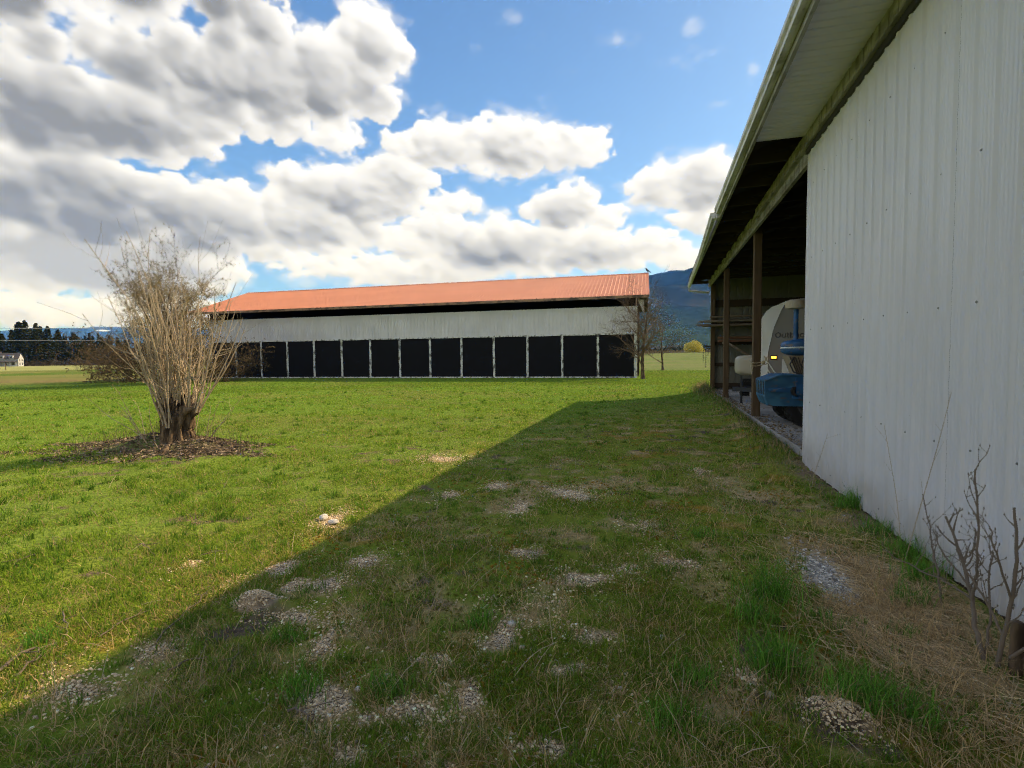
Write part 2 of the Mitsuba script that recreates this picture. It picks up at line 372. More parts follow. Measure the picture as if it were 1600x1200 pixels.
def ground_colour(p, n, uv):
    x, y = p.x, p.y
    n1, n2, n3 = dfbm(x * .9, y * .9, 0, 3), dfbm(x * 4.2, y * 4.2, 3, 3), dfbm(x * 34, y * 34, 5, 3)
    # lawn and worn yard
    lawn = mix(col(.10, .155, .022), col(.16, .22, .035), n1)
    lawn = mix(lawn, col(.16, .15, .06), dstep(.55, .8, n2) * .6)
    moss = mix(col(.125, .175, .016), col(.225, .235, .035), n2)
    moss = mix(moss, col(.30, .16, .03), dstep(.64, .78, dfbm(x * 1.9 + 7, y * 1.9, 1, 3)) * .65)
    thatch = mix(col(.21, .14, .06), col(.52, .38, .19), n3)
    yard = mix(moss, thatch, dstep(.48, .74, dfbm(x * 2.6, y * 2.6 + 4, 2, 4)) * .85)
    straw = mix(col(.28, .20, .115), col(.62, .48, .30), n3)
    sm = dr.exp(-(dr.square((x - 1.45) / .5) + dr.square((y - 3.9) / 1.25)))
    sm = dr.maximum(sm, .45 * dr.exp(-(dr.square((x - .9) / .8) + dr.square((y - 6.5) / 1.8))))
    yard = mix(yard, straw, dstep(.25, .8, sm + .5 * (n2 - .5)))
    w = dstep(-5.4, -2.2, x + 1.6 * (n1 - .5) - .16 * (y - 2)) * dstep(22., 12., y) * dstep(1.5, .6, -y)
    w = dr.maximum(w, dstep(1.2, .2, dr.abs(x + 4 + .2 * (y - 1.8))) * dstep(4., 2.4, y) * .6)
    c = mix(lawn, yard, w)
    # gravel showing through
    peb = voronoi(x * 74 + 3 * n3, y * 74 + 3 * n2)
    stone = mix(mix(col(.42, .31, .19), col(.78, .61, .41), peb[2]), col(.12, .09, .06), dstep(.32, .62, peb[0]))
    g = lumps(x, y, dr)
    c = mix(c, mix(col(.24, .155, .075), col(.38, .265, .135), n3), dstep(.16, .6, g + .8 * (n2 - .5)) * .7)
    c = mix(c, stone, dstep(.42, .85, g + .7 * (n2 - .5)))
    bare = 0.0 * x
    for a, b, ra, rb, h in DIRT:
        bare = dr.maximum(bare, dr.exp(-dr.square(dr.square((x - a) / (ra * 1.1)) + dr.square((y - b) / (rb * 1.1)))))
    c = mix(c, mix(col(.52, .40, .255), col(.36, .265, .165), n3), dstep(.3, .6, bare))
    gg = dr.exp(-dr.square(dr.square((x - GREY[0]) / GREY[2]) + dr.square((y - GREY[1]) / GREY[3])))
    c = mix(c, mix(col(.13, .115, .095), col(.32, .295, .26), peb[2]), dstep(.35, .7, gg + .9 * (n2 - .5)))
    wallside = dstep(1.62, 1.95, x + .3 * (n2 - .5)) * dstep(2.3, 2.15, x) * dstep(8.9, 8.3, y) * dstep(4.9, 5.4, y)
    c = mix(c, mix(col(.24, .18, .12), col(.14, .105, .07), n3), wallside * .9)
    # soil round the pollarded stump
    m = dr.exp(-(dr.square((x - MOUND[0]) / 1.7) + dr.square((y - MOUND[1]) / .98)))
    mulch = mix(col(.05, .035, .026), col(.20, .15, .105), n3)
    c = mix(c, mulch, dstep(.30, .55, m + 1.2 * (n2 - .5) + .8 * (dfbm(x * 1.7, y * 1.7, 8, 2) - .5)))
    # fields
    s = -.86 * x + .51 * y
    f1, f2 = dfbm(x * .07, y * .07, 0, 4), dfbm(x * .35, y * .35, 2, 3)
    field = mix(col(.075, .125, .022), col(.15, .155, .05), dstep(.35, .65, f1))
    field = mix(field, col(.165, .135, .06), dstep(50., 62., s + 20 * (f1 - .5)) * dstep(82., 66., s + 20 * (f1 - .5)) * dstep(.3, .6, f2))
    pale = mix(col(.27, .27, .115), col(.20, .225, .075), f1)
    field = mix(field, pale, dstep(125., 160., s))
    right = mix(mix(col(.115, .17, .04), col(.20, .225, .08), f2), col(.21, .19, .09), dstep(.5, .7, dfbm(x * .06, y * .25, 4, 4)) * .6)
    field = mix(field, right, dstep(59., 62., y + 2 * (f2 - .5)) * dstep(-60., -30., x))
    bright = mix(mix(col(.085, .165, .015), col(.14, .205, .03), f2), col(.15, .155, .04), dstep(.48, .72, dfbm(x * .5, y * .5, 6, 4)) * .6)
    c = mix(mix(c, bright, dstep(9., 18., dr.sqrt(x * x + y * y) + 8 * (f2 - .5)) * (1 - w * dstep(26., 18., y))), field, dr.maximum(dstep(38., 54., s + 8 * (f2 - .5)), dstep(59., 62., y + 2 * (f2 - .5))))
    far = dstep(700., 1500., dr.sqrt(x * x + y * y))
    return mix(c, col(.07, .09, .04), far)


def ground_bump(p, n, uv):
    return dfbm(p.x * 22, p.y * 22, 0, 4)


bumped('ground_skin', proc(ground_colour), .95, ground_bump, .035, 4e-3, spec=.05)


def spread(c, a, reach, n):
    t = np.linspace(-1, 1, n)
    k = np.arcsinh(reach / a)
    return c + a * np.sinh(k * t)


gx, gy = spread(-1.5, 3.5, 16000, 430), spread(4.0, 3.5, 16000, 430)
GX, GY = np.meshgrid(gx, gy, indexing='ij')
gz = height(GX, GY)
ii, jj = np.meshgrid(np.arange(429), np.arange(429), indexing='ij')
a0 = (ii * 430 + jj).ravel()
scene['ground'] = mikit.ply((np.stack([GX.ravel(), GY.ravel(), gz.ravel()], 1), np.stack([a0, a0 + 430, a0 + 431, a0 + 1], 1)), 'ground_skin', smooth=True)
labels['ground'] = {'label': 'green field with worn mossy yard beside the shed', 'kind': 'structure'}

# ------------------------------------------------------------------ hills
def hill_skin(p, n, uv):
    f = dfbm(p.x * .02, p.y * .02, p.z * .02, 3)
    g = dfbm(p.x * .0028, p.y * .0028, p.z * .004, 4)
    c = mix(col(.006, .016, .014), col(.018, .034, .022), dstep(.3, .7, f))
    lower = dstep(430., 60., p.z)
    c = mix(c, mix(col(.022, .048, .018), col(.055, .080, .030), f), lower * .8)
    c = mix(c, mix(col(.085, .075, .055), col(.05, .06, .035), f), dstep(.50, .62, g) * dstep(520., 200., p.z))
    return mix(c, col(.004, .012, .014), dstep(300., 620., p.z) * .5)


def far_hill_skin(p, n, uv):
    f = dfbm(p.x * .004, p.y * .004, p.z * .004, 4)
    az = dr.atan2(p.x, p.y) * (180 / PI)
    c = mix(col(.012, .024, .022), col(.035, .045, .035), dstep(.35, .7, f))
    sn = dr.exp(-(dr.square((az + 55.9) / .75) + dr.square((p.z - 640) / 34))) + dr.exp(-(dr.square((az + 54.5) / .7) + dr.square((p.z - 545) / 26))) + .8 * dr.exp(-(dr.square((az + 52.8) / .5) + dr.square((p.z - 665) / 20)))
    return mix(c, col(.50, .53, .57), dstep(.46, .75, sn + .5 * (f - .5)))


bumped('hill_skin', proc(hill_skin), .95, lambda p, n, uv: dfbm(p.x * .035, p.y * .035, p.z * .035, 3), 30., 2., spec=.02)
mat('far_hill_skin', proc(far_hill_skin), .95, .02)


def terrain(key, az0, az1, r0, r1, na, nr, fn, bsdf, label):
    az, r = np.meshgrid(np.radians(np.linspace(az0, az1, na)), np.linspace(r0, r1, nr), indexing='ij')
    x, y = r * np.sin(az), r * np.cos(az)
    z = fn(np.degrees(az), r, x, y)
    i, j = np.meshgrid(np.arange(na - 1), np.arange(nr - 1), indexing='ij')
    a = (i * nr + j).ravel()
    scene[key] = mikit.ply((np.stack([x.ravel(), y.ravel(), z.ravel()], 1), np.stack([a, a + 1, a + nr + 1, a + nr], 1)), bsdf, smooth=True)
    labels[key] = {'label': label, 'kind': 'structure'}


def near_mountain(az, r, x, y):
    q = np.stack([x / 900, y / 900, x * 0], -1)
    ridge = 1 - np.abs(2 * meshkit.fbm(q * 1.1, 5, 3) - 1)
    top = np.interp(az, [-42, -30, -14, -3, 1, 4, 16, 44, 66], [30, 150, 480, 640, 672, 690, 700, 560, 200])
    rise = sstep(1500, 4700, r + 600 * (meshkit.fbm(q * .7, 3, 8) - .5)) ** .85
    z = top * rise * (.70 + .34 * ridge) + 110 * (ridge - .5) * rise * (1 - rise) * 4
    return z - 30 + 28 * sstep(1400, 1800, r)


def far_hills(az, r, x, y):
    top = np.interp(az, [-95, -75, -64.3, -60.9, -58.6, -57, -55.4, -53.2, -48, -40, -30, -15], [260, 420, 535, 575, 650, 645, 690, 700, 690, 720, 640, 480])
    q = np.stack([x / 2600, y / 2600, x * 0], -1)
    rise = sstep(7800, 12800, r)
    return top * 1.0 * rise * (1 + .10 * (meshkit.fbm(q, 4, 2) - .5) * 2 * (1 - rise) * 2) - 20 + 60 * (meshkit.fbm(q * 2.3, 4, 5) - .5) * rise * (1 - rise) * 4


terrain('mountain', -42, 66, 1400, 5600, 260, 120, near_mountain, 'hill_skin', 'dark blue forested mountain rising between the two farm buildings')
terrain('hills', -96, -12, 7600, 13600, 170, 50, far_hills, 'far_hill_skin', 'distant blue hills with small patches of snow at far left')

# ------------------------------------------------------------------ machine shed (right)
shed = thing('machine_shed', 'open-fronted farm shed clad in white ribbed steel, filling the right of the photo', 'shed')
WX, WY0, WY1, WTOP = 2.06, -4.30, 8.44, 4.54
PITCH = .27
def roof_z(x, y=0.0):
    return 4.93 + PITCH * (min(x, 8.4) - 1.2) - PITCH * max(0, x - 8.4)


def ribs(length, period, majors=True):
    """Profile of ribbed steel: (along, outset) pairs."""
    pts, u = [], 0.0
    while u < length - 1e-6:
        if majors:
            pts += [(u, 0), (u + .010, .0), (u + .027, .019), (u + .050, .019), (u + .067, 0)]
        for m in np.linspace(u + .067, u + period, 5 if majors else 4)[:-1] + .020:
            pts += [(m, 0), (m + .008, .0045), (m + .018, .0045), (m + .026, 0)]
        u += period
    pts.append((length, 0))
    return np.array(pts)


def sheet_x(y0, y1, z0, z1, x, prof, sign=-1):
    """A ribbed sheet in the plane X = x, ribs upright."""
    n = len(prof)
    ya, o = y0 + prof[:, 0], x + sign * prof[:, 1]
    z0, z1 = np.broadcast_to(z0, (n,)), np.broadcast_to(z1, (n,))
    v = np.vstack([np.stack([o, ya, z0], 1), np.stack([o, ya, z1], 1)])
    i = np.arange(n - 1)
    return v, np.stack([i, i + 1, n + i + 1, n + i], 1)


prof = ribs(.98, .245)
for k in range(13):
    y0 = WY1 - .98 * (k + 1)
    o = .0025 * (k % 2)
    put(shed, 'wall_sheet', sheet_x(y0, y0 + .98, .02, WTOP, WX - o, prof), 'white_steel')
hexa = lathe([[0, 0], [.0095, 0], [.0095, .003], [.006, .0035], [.006, .008], [0, .008]], 6, 'x', (0, 0, 0))
hexa = (hexa[0] * [-1, 1, 1], hexa[1][:, ::-1])
scr = None
for z in (.14, .975, 1.998, 2.997, 4.035, 4.46):
    for k in range(26 if z < 4.4 else 52):
        y = 8.137 - (.49 * k if z < 4.4 else .245 * k - .1)
        key = num(f'{shed}__screw')
        if scr is None:
            scr = mikit.ply(hexa, 'screw_grey')
        jit = .012 * math.sin(k * 7.3 + z * 11)
        scene[key] = {**scr, 'to_world': T().translate([WX - .002, y + jit, z + jit * .8])}
put(shed, 'base_board', MB().box(WX + .004, WX + .05, WY0, WY1 - .01, -.12, .05), 'inside_wood')
put(shed, 'corner_trim', MB().box(WX - .008, WX + .09, WY1 - .005, WY1 + .012, .0, WTOP), 'white_steel')
put(shed, 'wall_trim', MB().box(WX - .035, WX + .03, WY0, 8.46, WTOP - .012, WTOP + .055), 'dark_trim')
mb = MB()
mb.box(WX - .075, WX - .005, WY0, 12.2, WTOP + .055, 4.775)
for k in range(82):
    mb.box(WX - .083, WX - .074, 12.15 - .2 * k, 12.15 - .2 * k + .10, WTOP + .06, 4.77)
put(shed, 'eave_board', mb, 'olive_metal', label='mildewed olive board under the soffit')
mb = MB()
v, f = box_vf(WX - .01, WX + .05, 8.452, 24.0, 0, 1)
zlo = 4.40 + (v[:, 1] - 8.45) * .013; zhi = 4.78 + (v[:, 1] - 8.45) * .008
v[:, 2] = np.where(v[:, 2] < .5, zlo, zhi); mb.add(v, f)
put(shed, 'header_beam', mb, 'olive_metal', label='long olive header beam over the open bays')
# posts
for k, (y, zb) in enumerate([(13.15, -.05), (18.85, -.02), (23.45, 0.0)]):
    mb = MB()
    mb.box(2.12, 2.29, y - .02, y + .165, zb, 4.62 + .02 * k, ch=.012)
    put(shed, 'post', mb, 'old_wood')
mb = MB(); mb.box(2.12, 2.29, 8.30, 8.45, 0, 4.5); put(shed, 'post', mb, 'old_wood')
# soffit planks
for k in range(66):
    y1 = 8.30 - .125 * k
    key = num(f'{shed}__soffit_panel')
    if k == 0:
        pl = prism([(y1 - .125, 4.764), (y1 - .106, 4.750), (y1 - .016, 4.750), (y1, 4.764), (y1, 4.772), (y1 - .125, 4.772)], 1.335, WX - .078, 'x')
        first = mikit.ply(pl, 'soffit_white')
    scene[key] = {**first, 'to_world': T().translate([0, -.125 * k, 0])}
put(shed, 'soffit_trim', MB().box(1.33, WX - .08, 8.302, 8.325, 4.745, 4.80), 'soffit_white')
put(shed, 'fascia', MB().box(1.285, 1.325, WY0, 24.0, 4.70, 4.93), 'olive_metal')


def gutter(path, key='gutter', cap_end=True):
    """K-style gutter: the section swept along a straight run from p to q."""
    sec = np.array([(.115, .0), (.115, -.125), (.035, -.125), (.030, -.08), (.004, -.05), (.0, -.004), (.012, .0), (.012, -.006), (.006, -.012), (.010, -.048), (.036, -.078), (.040, -.118), (.110, -.118), (.110, .0)])
    n, vs = len(sec), []
    for p in path:
        vs.append(np.stack([p[0] + sec[:, 0], np.full(n, p[1]), p[2] + sec[:, 1]], 1))
    m = MB(); fs = []
    for s in range(len(path) - 1):
        for i in range(n):
            j = (i + 1) % n
            fs.append([s * n + i, s * n + j, (s + 1) * n + j, (s + 1) * n + i])
    m.add(np.vstack(vs), fs)
    from shapely.geometry import Polygon
    for p in (path[0], path[-1]):
        vv, ff = prism([(p[0], p[2]), (p[0] + .004, p[2] - .05), (p[0] + .03, p[2] - .08), (p[0] + .035, p[2] - .125), (p[0] + .115, p[2] - .125), (p[0] + .115, p[2])], p[1] - .004, p[1] + .004)
        m.add(vv, ff)
    return put(shed, key, m, 'gutter_white')


gutter([(1.165, WY0, 4.90), (1.165, 12.35, 4.895)])
gutter([(1.10, 12.55, 4.86), (1.17, 18, 4.80), (1.175, 23.75, 4.70)])
mb = MB(); mb.box(1.22, 1.30, 12.38, 12.62, 4.70, 4.94); put(shed, 'gutter_end', mb, 'soffit_white')
pts = [(1.235, 23.72, 4.60), (1.235, 23.72, 4.50), (1.26, 23.72, 4.45), (1.34, 23.72, 4.435), (1.98, 23.75, 4.36), (2.06, 23.75, 4.34)]
put(shed, 'downspout', MB().tube(pts, .036, 8), 'gutter_white', 40)
# roof
mb = MB()
Lx = [1.22, 8.4, 15.6]
for (xa, xb) in ((1.22, 8.4), (8.4, 15.6)):
    za, zb = roof_z(xa), roof_z(xb)
    v = np.array([[x, y, z + t] for (x, z) in ((xa, za), (xb, zb)) for y in (WY0 - .4, 24.05) for t in (0, .03)])
    mb.add(v, np.array([[0, 1, 3, 2], [4, 6, 7, 5], [0, 4, 5, 1], [2, 3, 7, 6], [0, 2, 6, 4], [1, 5, 7, 3]]))
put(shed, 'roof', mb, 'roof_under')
for k, y in enumerate(np.arange(WY0 + .2, 24.0, 1.22)):
    mb = MB()
    mb.bar((1.33, y, roof_z(1.33) - .10), (8.4, y, roof_z(8.4) - .10), .045, .14)
    mb.bar((8.4, y, roof_z(8.4) - .10), (15.2, y, roof_z(15.2) - .10), .045, .14)
    mb.bar((1.33, y, 4.83), (14.3, y, 4.90), .045, .14)
    for xa, xb in ((4.2, 5.4), (5.4, 8.4), (8.4, 11.2), (11.2, 12.4)):
        mb.bar((xa, y, 4.9), (xb, y, roof_z(xb) - .15), .04, .09)
    put(shed, 'truss', mb, 'inside_wood')
for k, x in enumerate(np.arange(1.5, 8.3, .68)):
    put(shed, 'purlin', MB().box(x - .045, x + .045, WY0, 24.0, roof_z(x) - .042, roof_z(x) - .003), 'inside_wood')
# far end wall with girts, back wall, near end wall
prof2 = ribs(.98, .245)
for k in range(13):
    x0 = 2.14 + .98 * k
    xa = x0 + prof2[:, 0]
    top = np.array([roof_z(x) - .02 for x in xa])
    n = len(xa)
    v = np.vstack([np.stack([xa, 23.70 - prof2[:, 1] * -1, xa * 0 + .0], 1), np.stack([xa, 23.70 + prof2[:, 1], top], 1)])
    i = np.arange(n - 1)
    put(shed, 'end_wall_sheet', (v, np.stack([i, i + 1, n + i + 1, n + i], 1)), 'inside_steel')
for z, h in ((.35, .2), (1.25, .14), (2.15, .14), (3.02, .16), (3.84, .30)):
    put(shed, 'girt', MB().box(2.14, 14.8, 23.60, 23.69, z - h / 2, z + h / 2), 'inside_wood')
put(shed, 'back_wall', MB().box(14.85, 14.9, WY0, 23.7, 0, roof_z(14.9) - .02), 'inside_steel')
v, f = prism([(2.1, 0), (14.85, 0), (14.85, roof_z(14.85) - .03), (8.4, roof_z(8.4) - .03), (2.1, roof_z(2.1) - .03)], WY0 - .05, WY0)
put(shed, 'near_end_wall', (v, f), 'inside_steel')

# concrete floor
mb = MB()
for k, (y0, y1) in enumerate([(-4.2, 1.9), (1.9, 8.1), (8.1, 10.6), (10.6, 13.0), (13.0, 15.6), (15.6, 18.7), (18.7, 23.55)]):
    mb = MB(); mb.box(2.11 if y0 > 8 else 2.14, 14.8, y0 + .006, y1 - .006, -.3, .185 - .004 * (k % 2) + (.01 if y0 > 8 else 0), ch=.01)
    key = num('concrete_floor__slab'); mb.put(key, 'concrete')
labels['concrete_floor'] = {'label': 'worn grey concrete slab under the open shed', 'kind': 'structure'}
FZ = .195

# ------------------------------------------------------------------ things in the shed
# travel trailer
mat('trailer_grey', (.30, .285, .265), .45)
mat('trailer_white', (.86, .86, .83), .35, .5)
mat('trailer_dark', (.03, .03, .033), .5)
mat('lettering', (.10, .095, .09), .6)
mat('beige_plastic', (.40, .36, .28), .45)
mat('tyre', (.018, .018, .018), .85)
mat('rim', (.10, .10, .10), .6)
scene['amber_lamp'] = {'type': 'diffuse', 'reflectance': {'type': 'rgb', 'value': [.7, .35, .03]}}
tr = thing('travel_trailer', 'pale travel trailer with rounded white front parked inside the shed', 'trailer')
ang = math.radians(-9)
TW = T().translate([2.70, 15.5, 0]).rotate([0, 0, 1], -9)
outline = [(-.02, .84), (-.055, 1.55), (-.065, 2.43), (.03, 2.66), (.125, 2.82), (.26, 2.93), (.42, 2.995), (.64, 3.09), (1.1, 3.16), (6.6, 3.16), (6.6, .55), (.3, .55)]
put(tr, 'body', prism(outline, 0, 2.35), 'trailer_grey', to_world=TW)
cap = [(-.03, .84), (-.066, 1.55), (-.076, 2.43), (.02, 2.67), (.118, 2.832), (.255, 2.944), (.42, 3.008), (.60, 3.085), (.475, 2.85), (.30, 2.385), (.165, 1.72), (.17, .84)]
put(tr, 'front_cap', prism(cap, -.012, 2.362), 'trailer_white', to_world=TW)
put(tr, 'seam_trim', MB().tube([(.17, -.02, .84), (.168, -.02, 1.72), (.302, -.02, 2.385), (.476, -.02, 2.85), (.61, -.02, 3.08)], .008, 5), 'trailer_white', to_world=TW)
txt = meshkit.text_mesh('Outback', .135, .004, bold=True)
tv = np.array(txt.vertices); tv = np.stack([tv[:, 0] * 1.12 + tv[:, 1] * .06 + .325, -.004 + tv[:, 2] * -1, tv[:, 1] + 2.11], 1)
put(tr, 'lettering', (tv, np.array(txt.faces)), 'lettering', to_world=TW)
lp = put(tr, 'marker_light', MB().box(.24, .40, -.03, -.001, 1.50, 1.64, ch=.012), 'trailer_dark', to_world=TW)
scene[f'{lp}__lens'] = mikit.ply(MB().box(.262, .315, -.042, -.031, 1.545, 1.60).box(.322, .375, -.042, -.031, 1.545, 1.60).get(), 'amber_lamp', emitter={'type': 'area', 'radiance': {'type': 'rgb', 'value': [1.1, .42, .03]}}, to_world=TW)
put(tr, 'door_latch', MB().box(.56, .63, -.015, -.001, 1.83, 1.86), 'trailer_dark', to_world=TW)
hatch = put(tr, 'hatch', MB().box(.52, 1.35, -.012, -.001, .98, 1.52, ch=.004), 'trailer_white', to_world=TW)
put(tr, 'reflector', MB().box(.70, .86, -.02, -.013, 1.1, 1.34), 'trailer_dark', to_world=TW)
put(tr, 'skirt', MB().box(.0, 6.5, .08, 2.27, .50, .84), 'trailer_dark', to_world=TW)
put(tr, 'tongue', MB().bar((.3, 1.15, .62), (-.75, 1.15, .62), .1, .14).bar((.2, .4, .62), (-.7, 1.1, .62), .08, .12).bar((.2, 1.9, .62), (-.7, 1.2, .62), .08, .12), 'trailer_dark', to_world=TW)
put(tr, 'tongue_jack', MB().tube([(-.5, 1.15, FZ), (-.5, 1.15, 1.0)], .035, 8), 'trailer_dark', to_world=TW)
for k, x in enumerate((3.2, 4.0)):
    w = put(tr, 'wheel', lathe([[.20, -.1], [.33, -.1], [.345, -.06], [.345, .06], [.33, .1], [.20, .1]], 24, 'y', (x, .22, FZ + .345)), 'tyre', 30, to_world=TW)
    put(w, 'rim', lathe([[0, -.06], [.2, -.08], [.2, .08], [0, .06]], 18, 'y', (x, .22, FZ + .345)), 'rim', to_world=TW)
put(tr, 'propane_cover', blob(2.74, 16.6, 1.34, .54, .42, .30, .42), 'beige_plastic', True, label='rounded beige cover over the propane bottles on the tongue')
mb = MB(); mb.bar((2.70, 14.85, 1.55), (2.98, 14.75, 1.06), .035, .02); mb.bar((2.60, 14.9, 1.50), (2.90, 14.8, 1.02), .03, .02)
put(tr, 'awning_arm', mb, 'trailer_white')

# tractor
mat('tractor_blue', proc(lambda p, n, uv: mix(mix(col(.028, .12, .30), col(.018, .08, .20), dstep(.4, .6, dfbm(p.x * 5, p.y * 5, p.z * 5, 3))), col(.16, .13, .10), dstep(.62, .75, dfbm(p.x * 11, p.y * 9, p.z * 12, 3)) * .7)), .45, .4)
mat('faded_blue', proc(lambda p, n, uv: mix(mix(col(.045, .15, .25), col(.022, .085, .17), dstep(.35, .65, dfbm(p.x * 4, p.y * 6, p.z * 5, 4))), col(.10, .085, .07), dstep(.60, .72, dfbm(p.x * 9, p.y * 9, p.z * 14, 3)) * .8)), .6)
mat('stripe_white', (.66, .70, .73), .4)
mat('tan_paint', (.27, .215, .14), .7)
mat('cap_tan', (.42, .36, .27), .6)
tc = thing('tractor', 'weathered blue farm tractor with front weight and tall exhaust just inside the shed', 'tractor')
wt = [(2.02, 1.14), (2.035, .80), (2.10, .63), (3.2, .63), (3.2, 1.20), (2.60, 1.25), (2.30, 1.25)]
put(tc, 'front_weight', prism(wt, 11.15, 12.15), 'faded_blue', label='chipped pale blue cast front weight')
put(tc, 'weight_plate', prism([(2.08, .98), (2.10, .92), (2.48, .90), (2.52, .78), (3.1, .78), (3.1, .82), (2.56, .82), (2.50, 1.0)], 11.12, 11.148), 'tractor_blue')
mb = MB()
for k in range(3):
    v, f = lathe([[0, 0], [.018, 0], [.018, .02], [0, .02]], 8, 'y', (2.2 + .12 * k, 11.148, .93 + .0 * k)); mb.add(v, f)
put(tc, 'bolts', mb, 'trailer_dark', kind='stuff')
mb = MB(); mb.add(*prism([(2.50, 1.02), (2.47, .93), (2.50, .86), (2.56, .84), (2.56, .88), (2.52, .93), (2.56, 1.02)], 11.03, 11.115))
put(tc, 'tow_hook', mb, 'trailer_dark')
put(tc, 'front_bracket', prism([(2.56, 1.2), (2.56, .86), (3.7, .80), (3.7, 1.2)], 11.06, 11.118), 'tractor_blue')
put(tc, 'hood', blob(3.45, 11.72, 1.79, 1.02, .36, .185, .5), 'tractor_blue', True, label='round-nosed blue hood')
put(tc, 'hood_stripe', blob(3.45, 11.72, 1.785, 1.028, .366, .032, .5), 'stripe_white', True)
put(tc, 'grille', prism([(2.50, 1.62), (3.05, 1.62), (3.05, 1.16), (2.68, 1.16)], 11.44, 12.0), 'tan_paint')
for k in range(4):
    put(tc, 'grille_bar', MB().bar((2.52 + .05 * k, 11.42, 1.60), (2.69 + .03 * k, 11.42, 1.20), .018, .012), 'trailer_dark')
put(tc, 'exhaust_pipe', MB().tube([(2.665, 11.62, 1.9), (2.665, 11.62, 2.62)], .045, 12), 'tractor_blue', 40)
put(tc, 'air_precleaner', lathe([[0, 2.56], [.11, 2.565], [.19, 2.58], [.20, 2.68], [.195, 2.72], [.12, 2.755], [0, 2.76]], 24, 'z', (2.66, 11.62, 0)), 'cap_tan', 40)
def wheel(parent, x, y0, y1, r):
    yc, w = (y0 + y1) / 2, (y1 - y0) / 2
    mb = MB().add(*lathe([[r * .52, -w * .9], [r * .8, -w], [r * .95, -w * .95], [r * .965, 0], [r * .95, w * .95], [r * .8, w], [r * .52, w * .9]], 32, 'y', (x, yc, FZ + r)))
    for k in range(22):
        a = k / 22 * 2 * PI
        for s in (-1, 1):
            a2 = a + .14 * (s > 0)
            p = np.array([x + r * .97 * math.cos(a2), yc, FZ + r + r * .97 * math.sin(a2)]); q = np.array([x + r * .955 * math.cos(a2 + .22), yc + s * w * .97, FZ + r + r * .955 * math.sin(a2 + .22)])
            mb.bar(p, q, .045, .05, up=(math.cos(a2), 0.01, math.sin(a2)))
    wk = put(parent, 'wheel', mb, 'tyre')
    put(wk, 'rim', lathe([[0, -w * .4], [r * .3, -w * .45], [r * .42, -w * .75], [r * .53, -w * .92], [r * .53, w * .9], [0, w * .4]], 26, 'y', (x, yc, FZ + r)), 'rim', 30)
    return wk
wheel(tc, 2.86, 11.18, 11.52, .47); wheel(tc, 2.86, 12.3, 12.64, .47); wheel(tc, 5.0, 11.0, 11.5, .8); wheel(tc, 5.0, 12.35, 12.85, .8)
mb = MB()
mb.tube([(2.60, 11.40, 1.60), (2.50, 11.32, 1.45), (2.56, 11.28, 1.30), (2.75, 11.25, 1.22)], .014, 7)
put(tc, 'hose', mb, 'trailer_dark', 40)
put(tc, 'hose', MB().tube([(2.78, 11.40, 1.62), (2.70, 11.30, 1.42), (2.80, 11.2, 1.28)], .012, 7), 'trailer_dark', 40)
put(tc, 'weight_rim', MB().bar((2.03, 11.14, 1.13), (2.30, 11.14, 1.24), .03, .03).bar((2.30, 11.14, 1.24), (3.1, 11.14, 1.24), .03, .03), 'faded_blue')
for k in range(5):
    put(tc, 'weight_groove', MB().box(2.012, 2.022, 11.25 + .18 * k, 11.265 + .18 * k, .85, 1.12), 'trailer_dark')
put(tc, 'chassis', MB().box(2.9, 5.3, 11.65, 12.15, .65, 1.5).box(4.4, 5.4, 11.3, 12.5, 1.45, 1.6), 'tractor_blue')
put(tc, 'seat', MB().box(4.7, 5.2, 11.65, 12.15, 1.6, 1.75, ch=.04).box(5.1, 5.22, 11.65, 12.15, 1.7, 2.2, ch=.04), 'trailer_dark')

# crates and block behind the second post
mat('crate_black', (.022, .022, .022), .6)
def crate(z, lab, dx=0.0):
    c = thing('crate', lab, 'crate', 'black slatted crates in the shed')
    X0, X1, Y0, Y1 = 2.82 + dx, 3.24 + dx, 19.7, 20.15
    put(c, 'base', MB().box(X0, X1, Y0, Y1, z, z + .03), 'crate_black')
    for k in range(3):
        zz = z + .045 + .09 * k
        put(c, 'slat', MB().box(X0, X1, Y0 - .012, Y0, zz, zz + .06).box(X0, X1, Y1, Y1 + .012, zz, zz + .06).box(X0 - .012, X0, Y0, Y1, zz, zz + .06).box(X1, X1 + .012, Y0, Y1, zz, zz + .06), 'crate_black')
    for x in (X0, X1 - .04):
        put(c, 'corner_post', MB().box(x, x + .04, Y0 + .002, Y0 + .04, z + .03, z + .30), 'crate_black')
crate(FZ + .002, 'black slatted crate at the bottom of the stack, on the shed floor between two posts')
crate(FZ + .306, 'black slatted crate on top of the crate stack, under the beige trailer cover', .05)
bk = thing('concrete_block', 'pale concrete block on the floor beside the black crates', 'block')
scene[bk] = mikit.ply(box_vf(3.02, 3.58, 19.0, 19.3, FZ + .001, FZ + .21, .012), 'concrete')
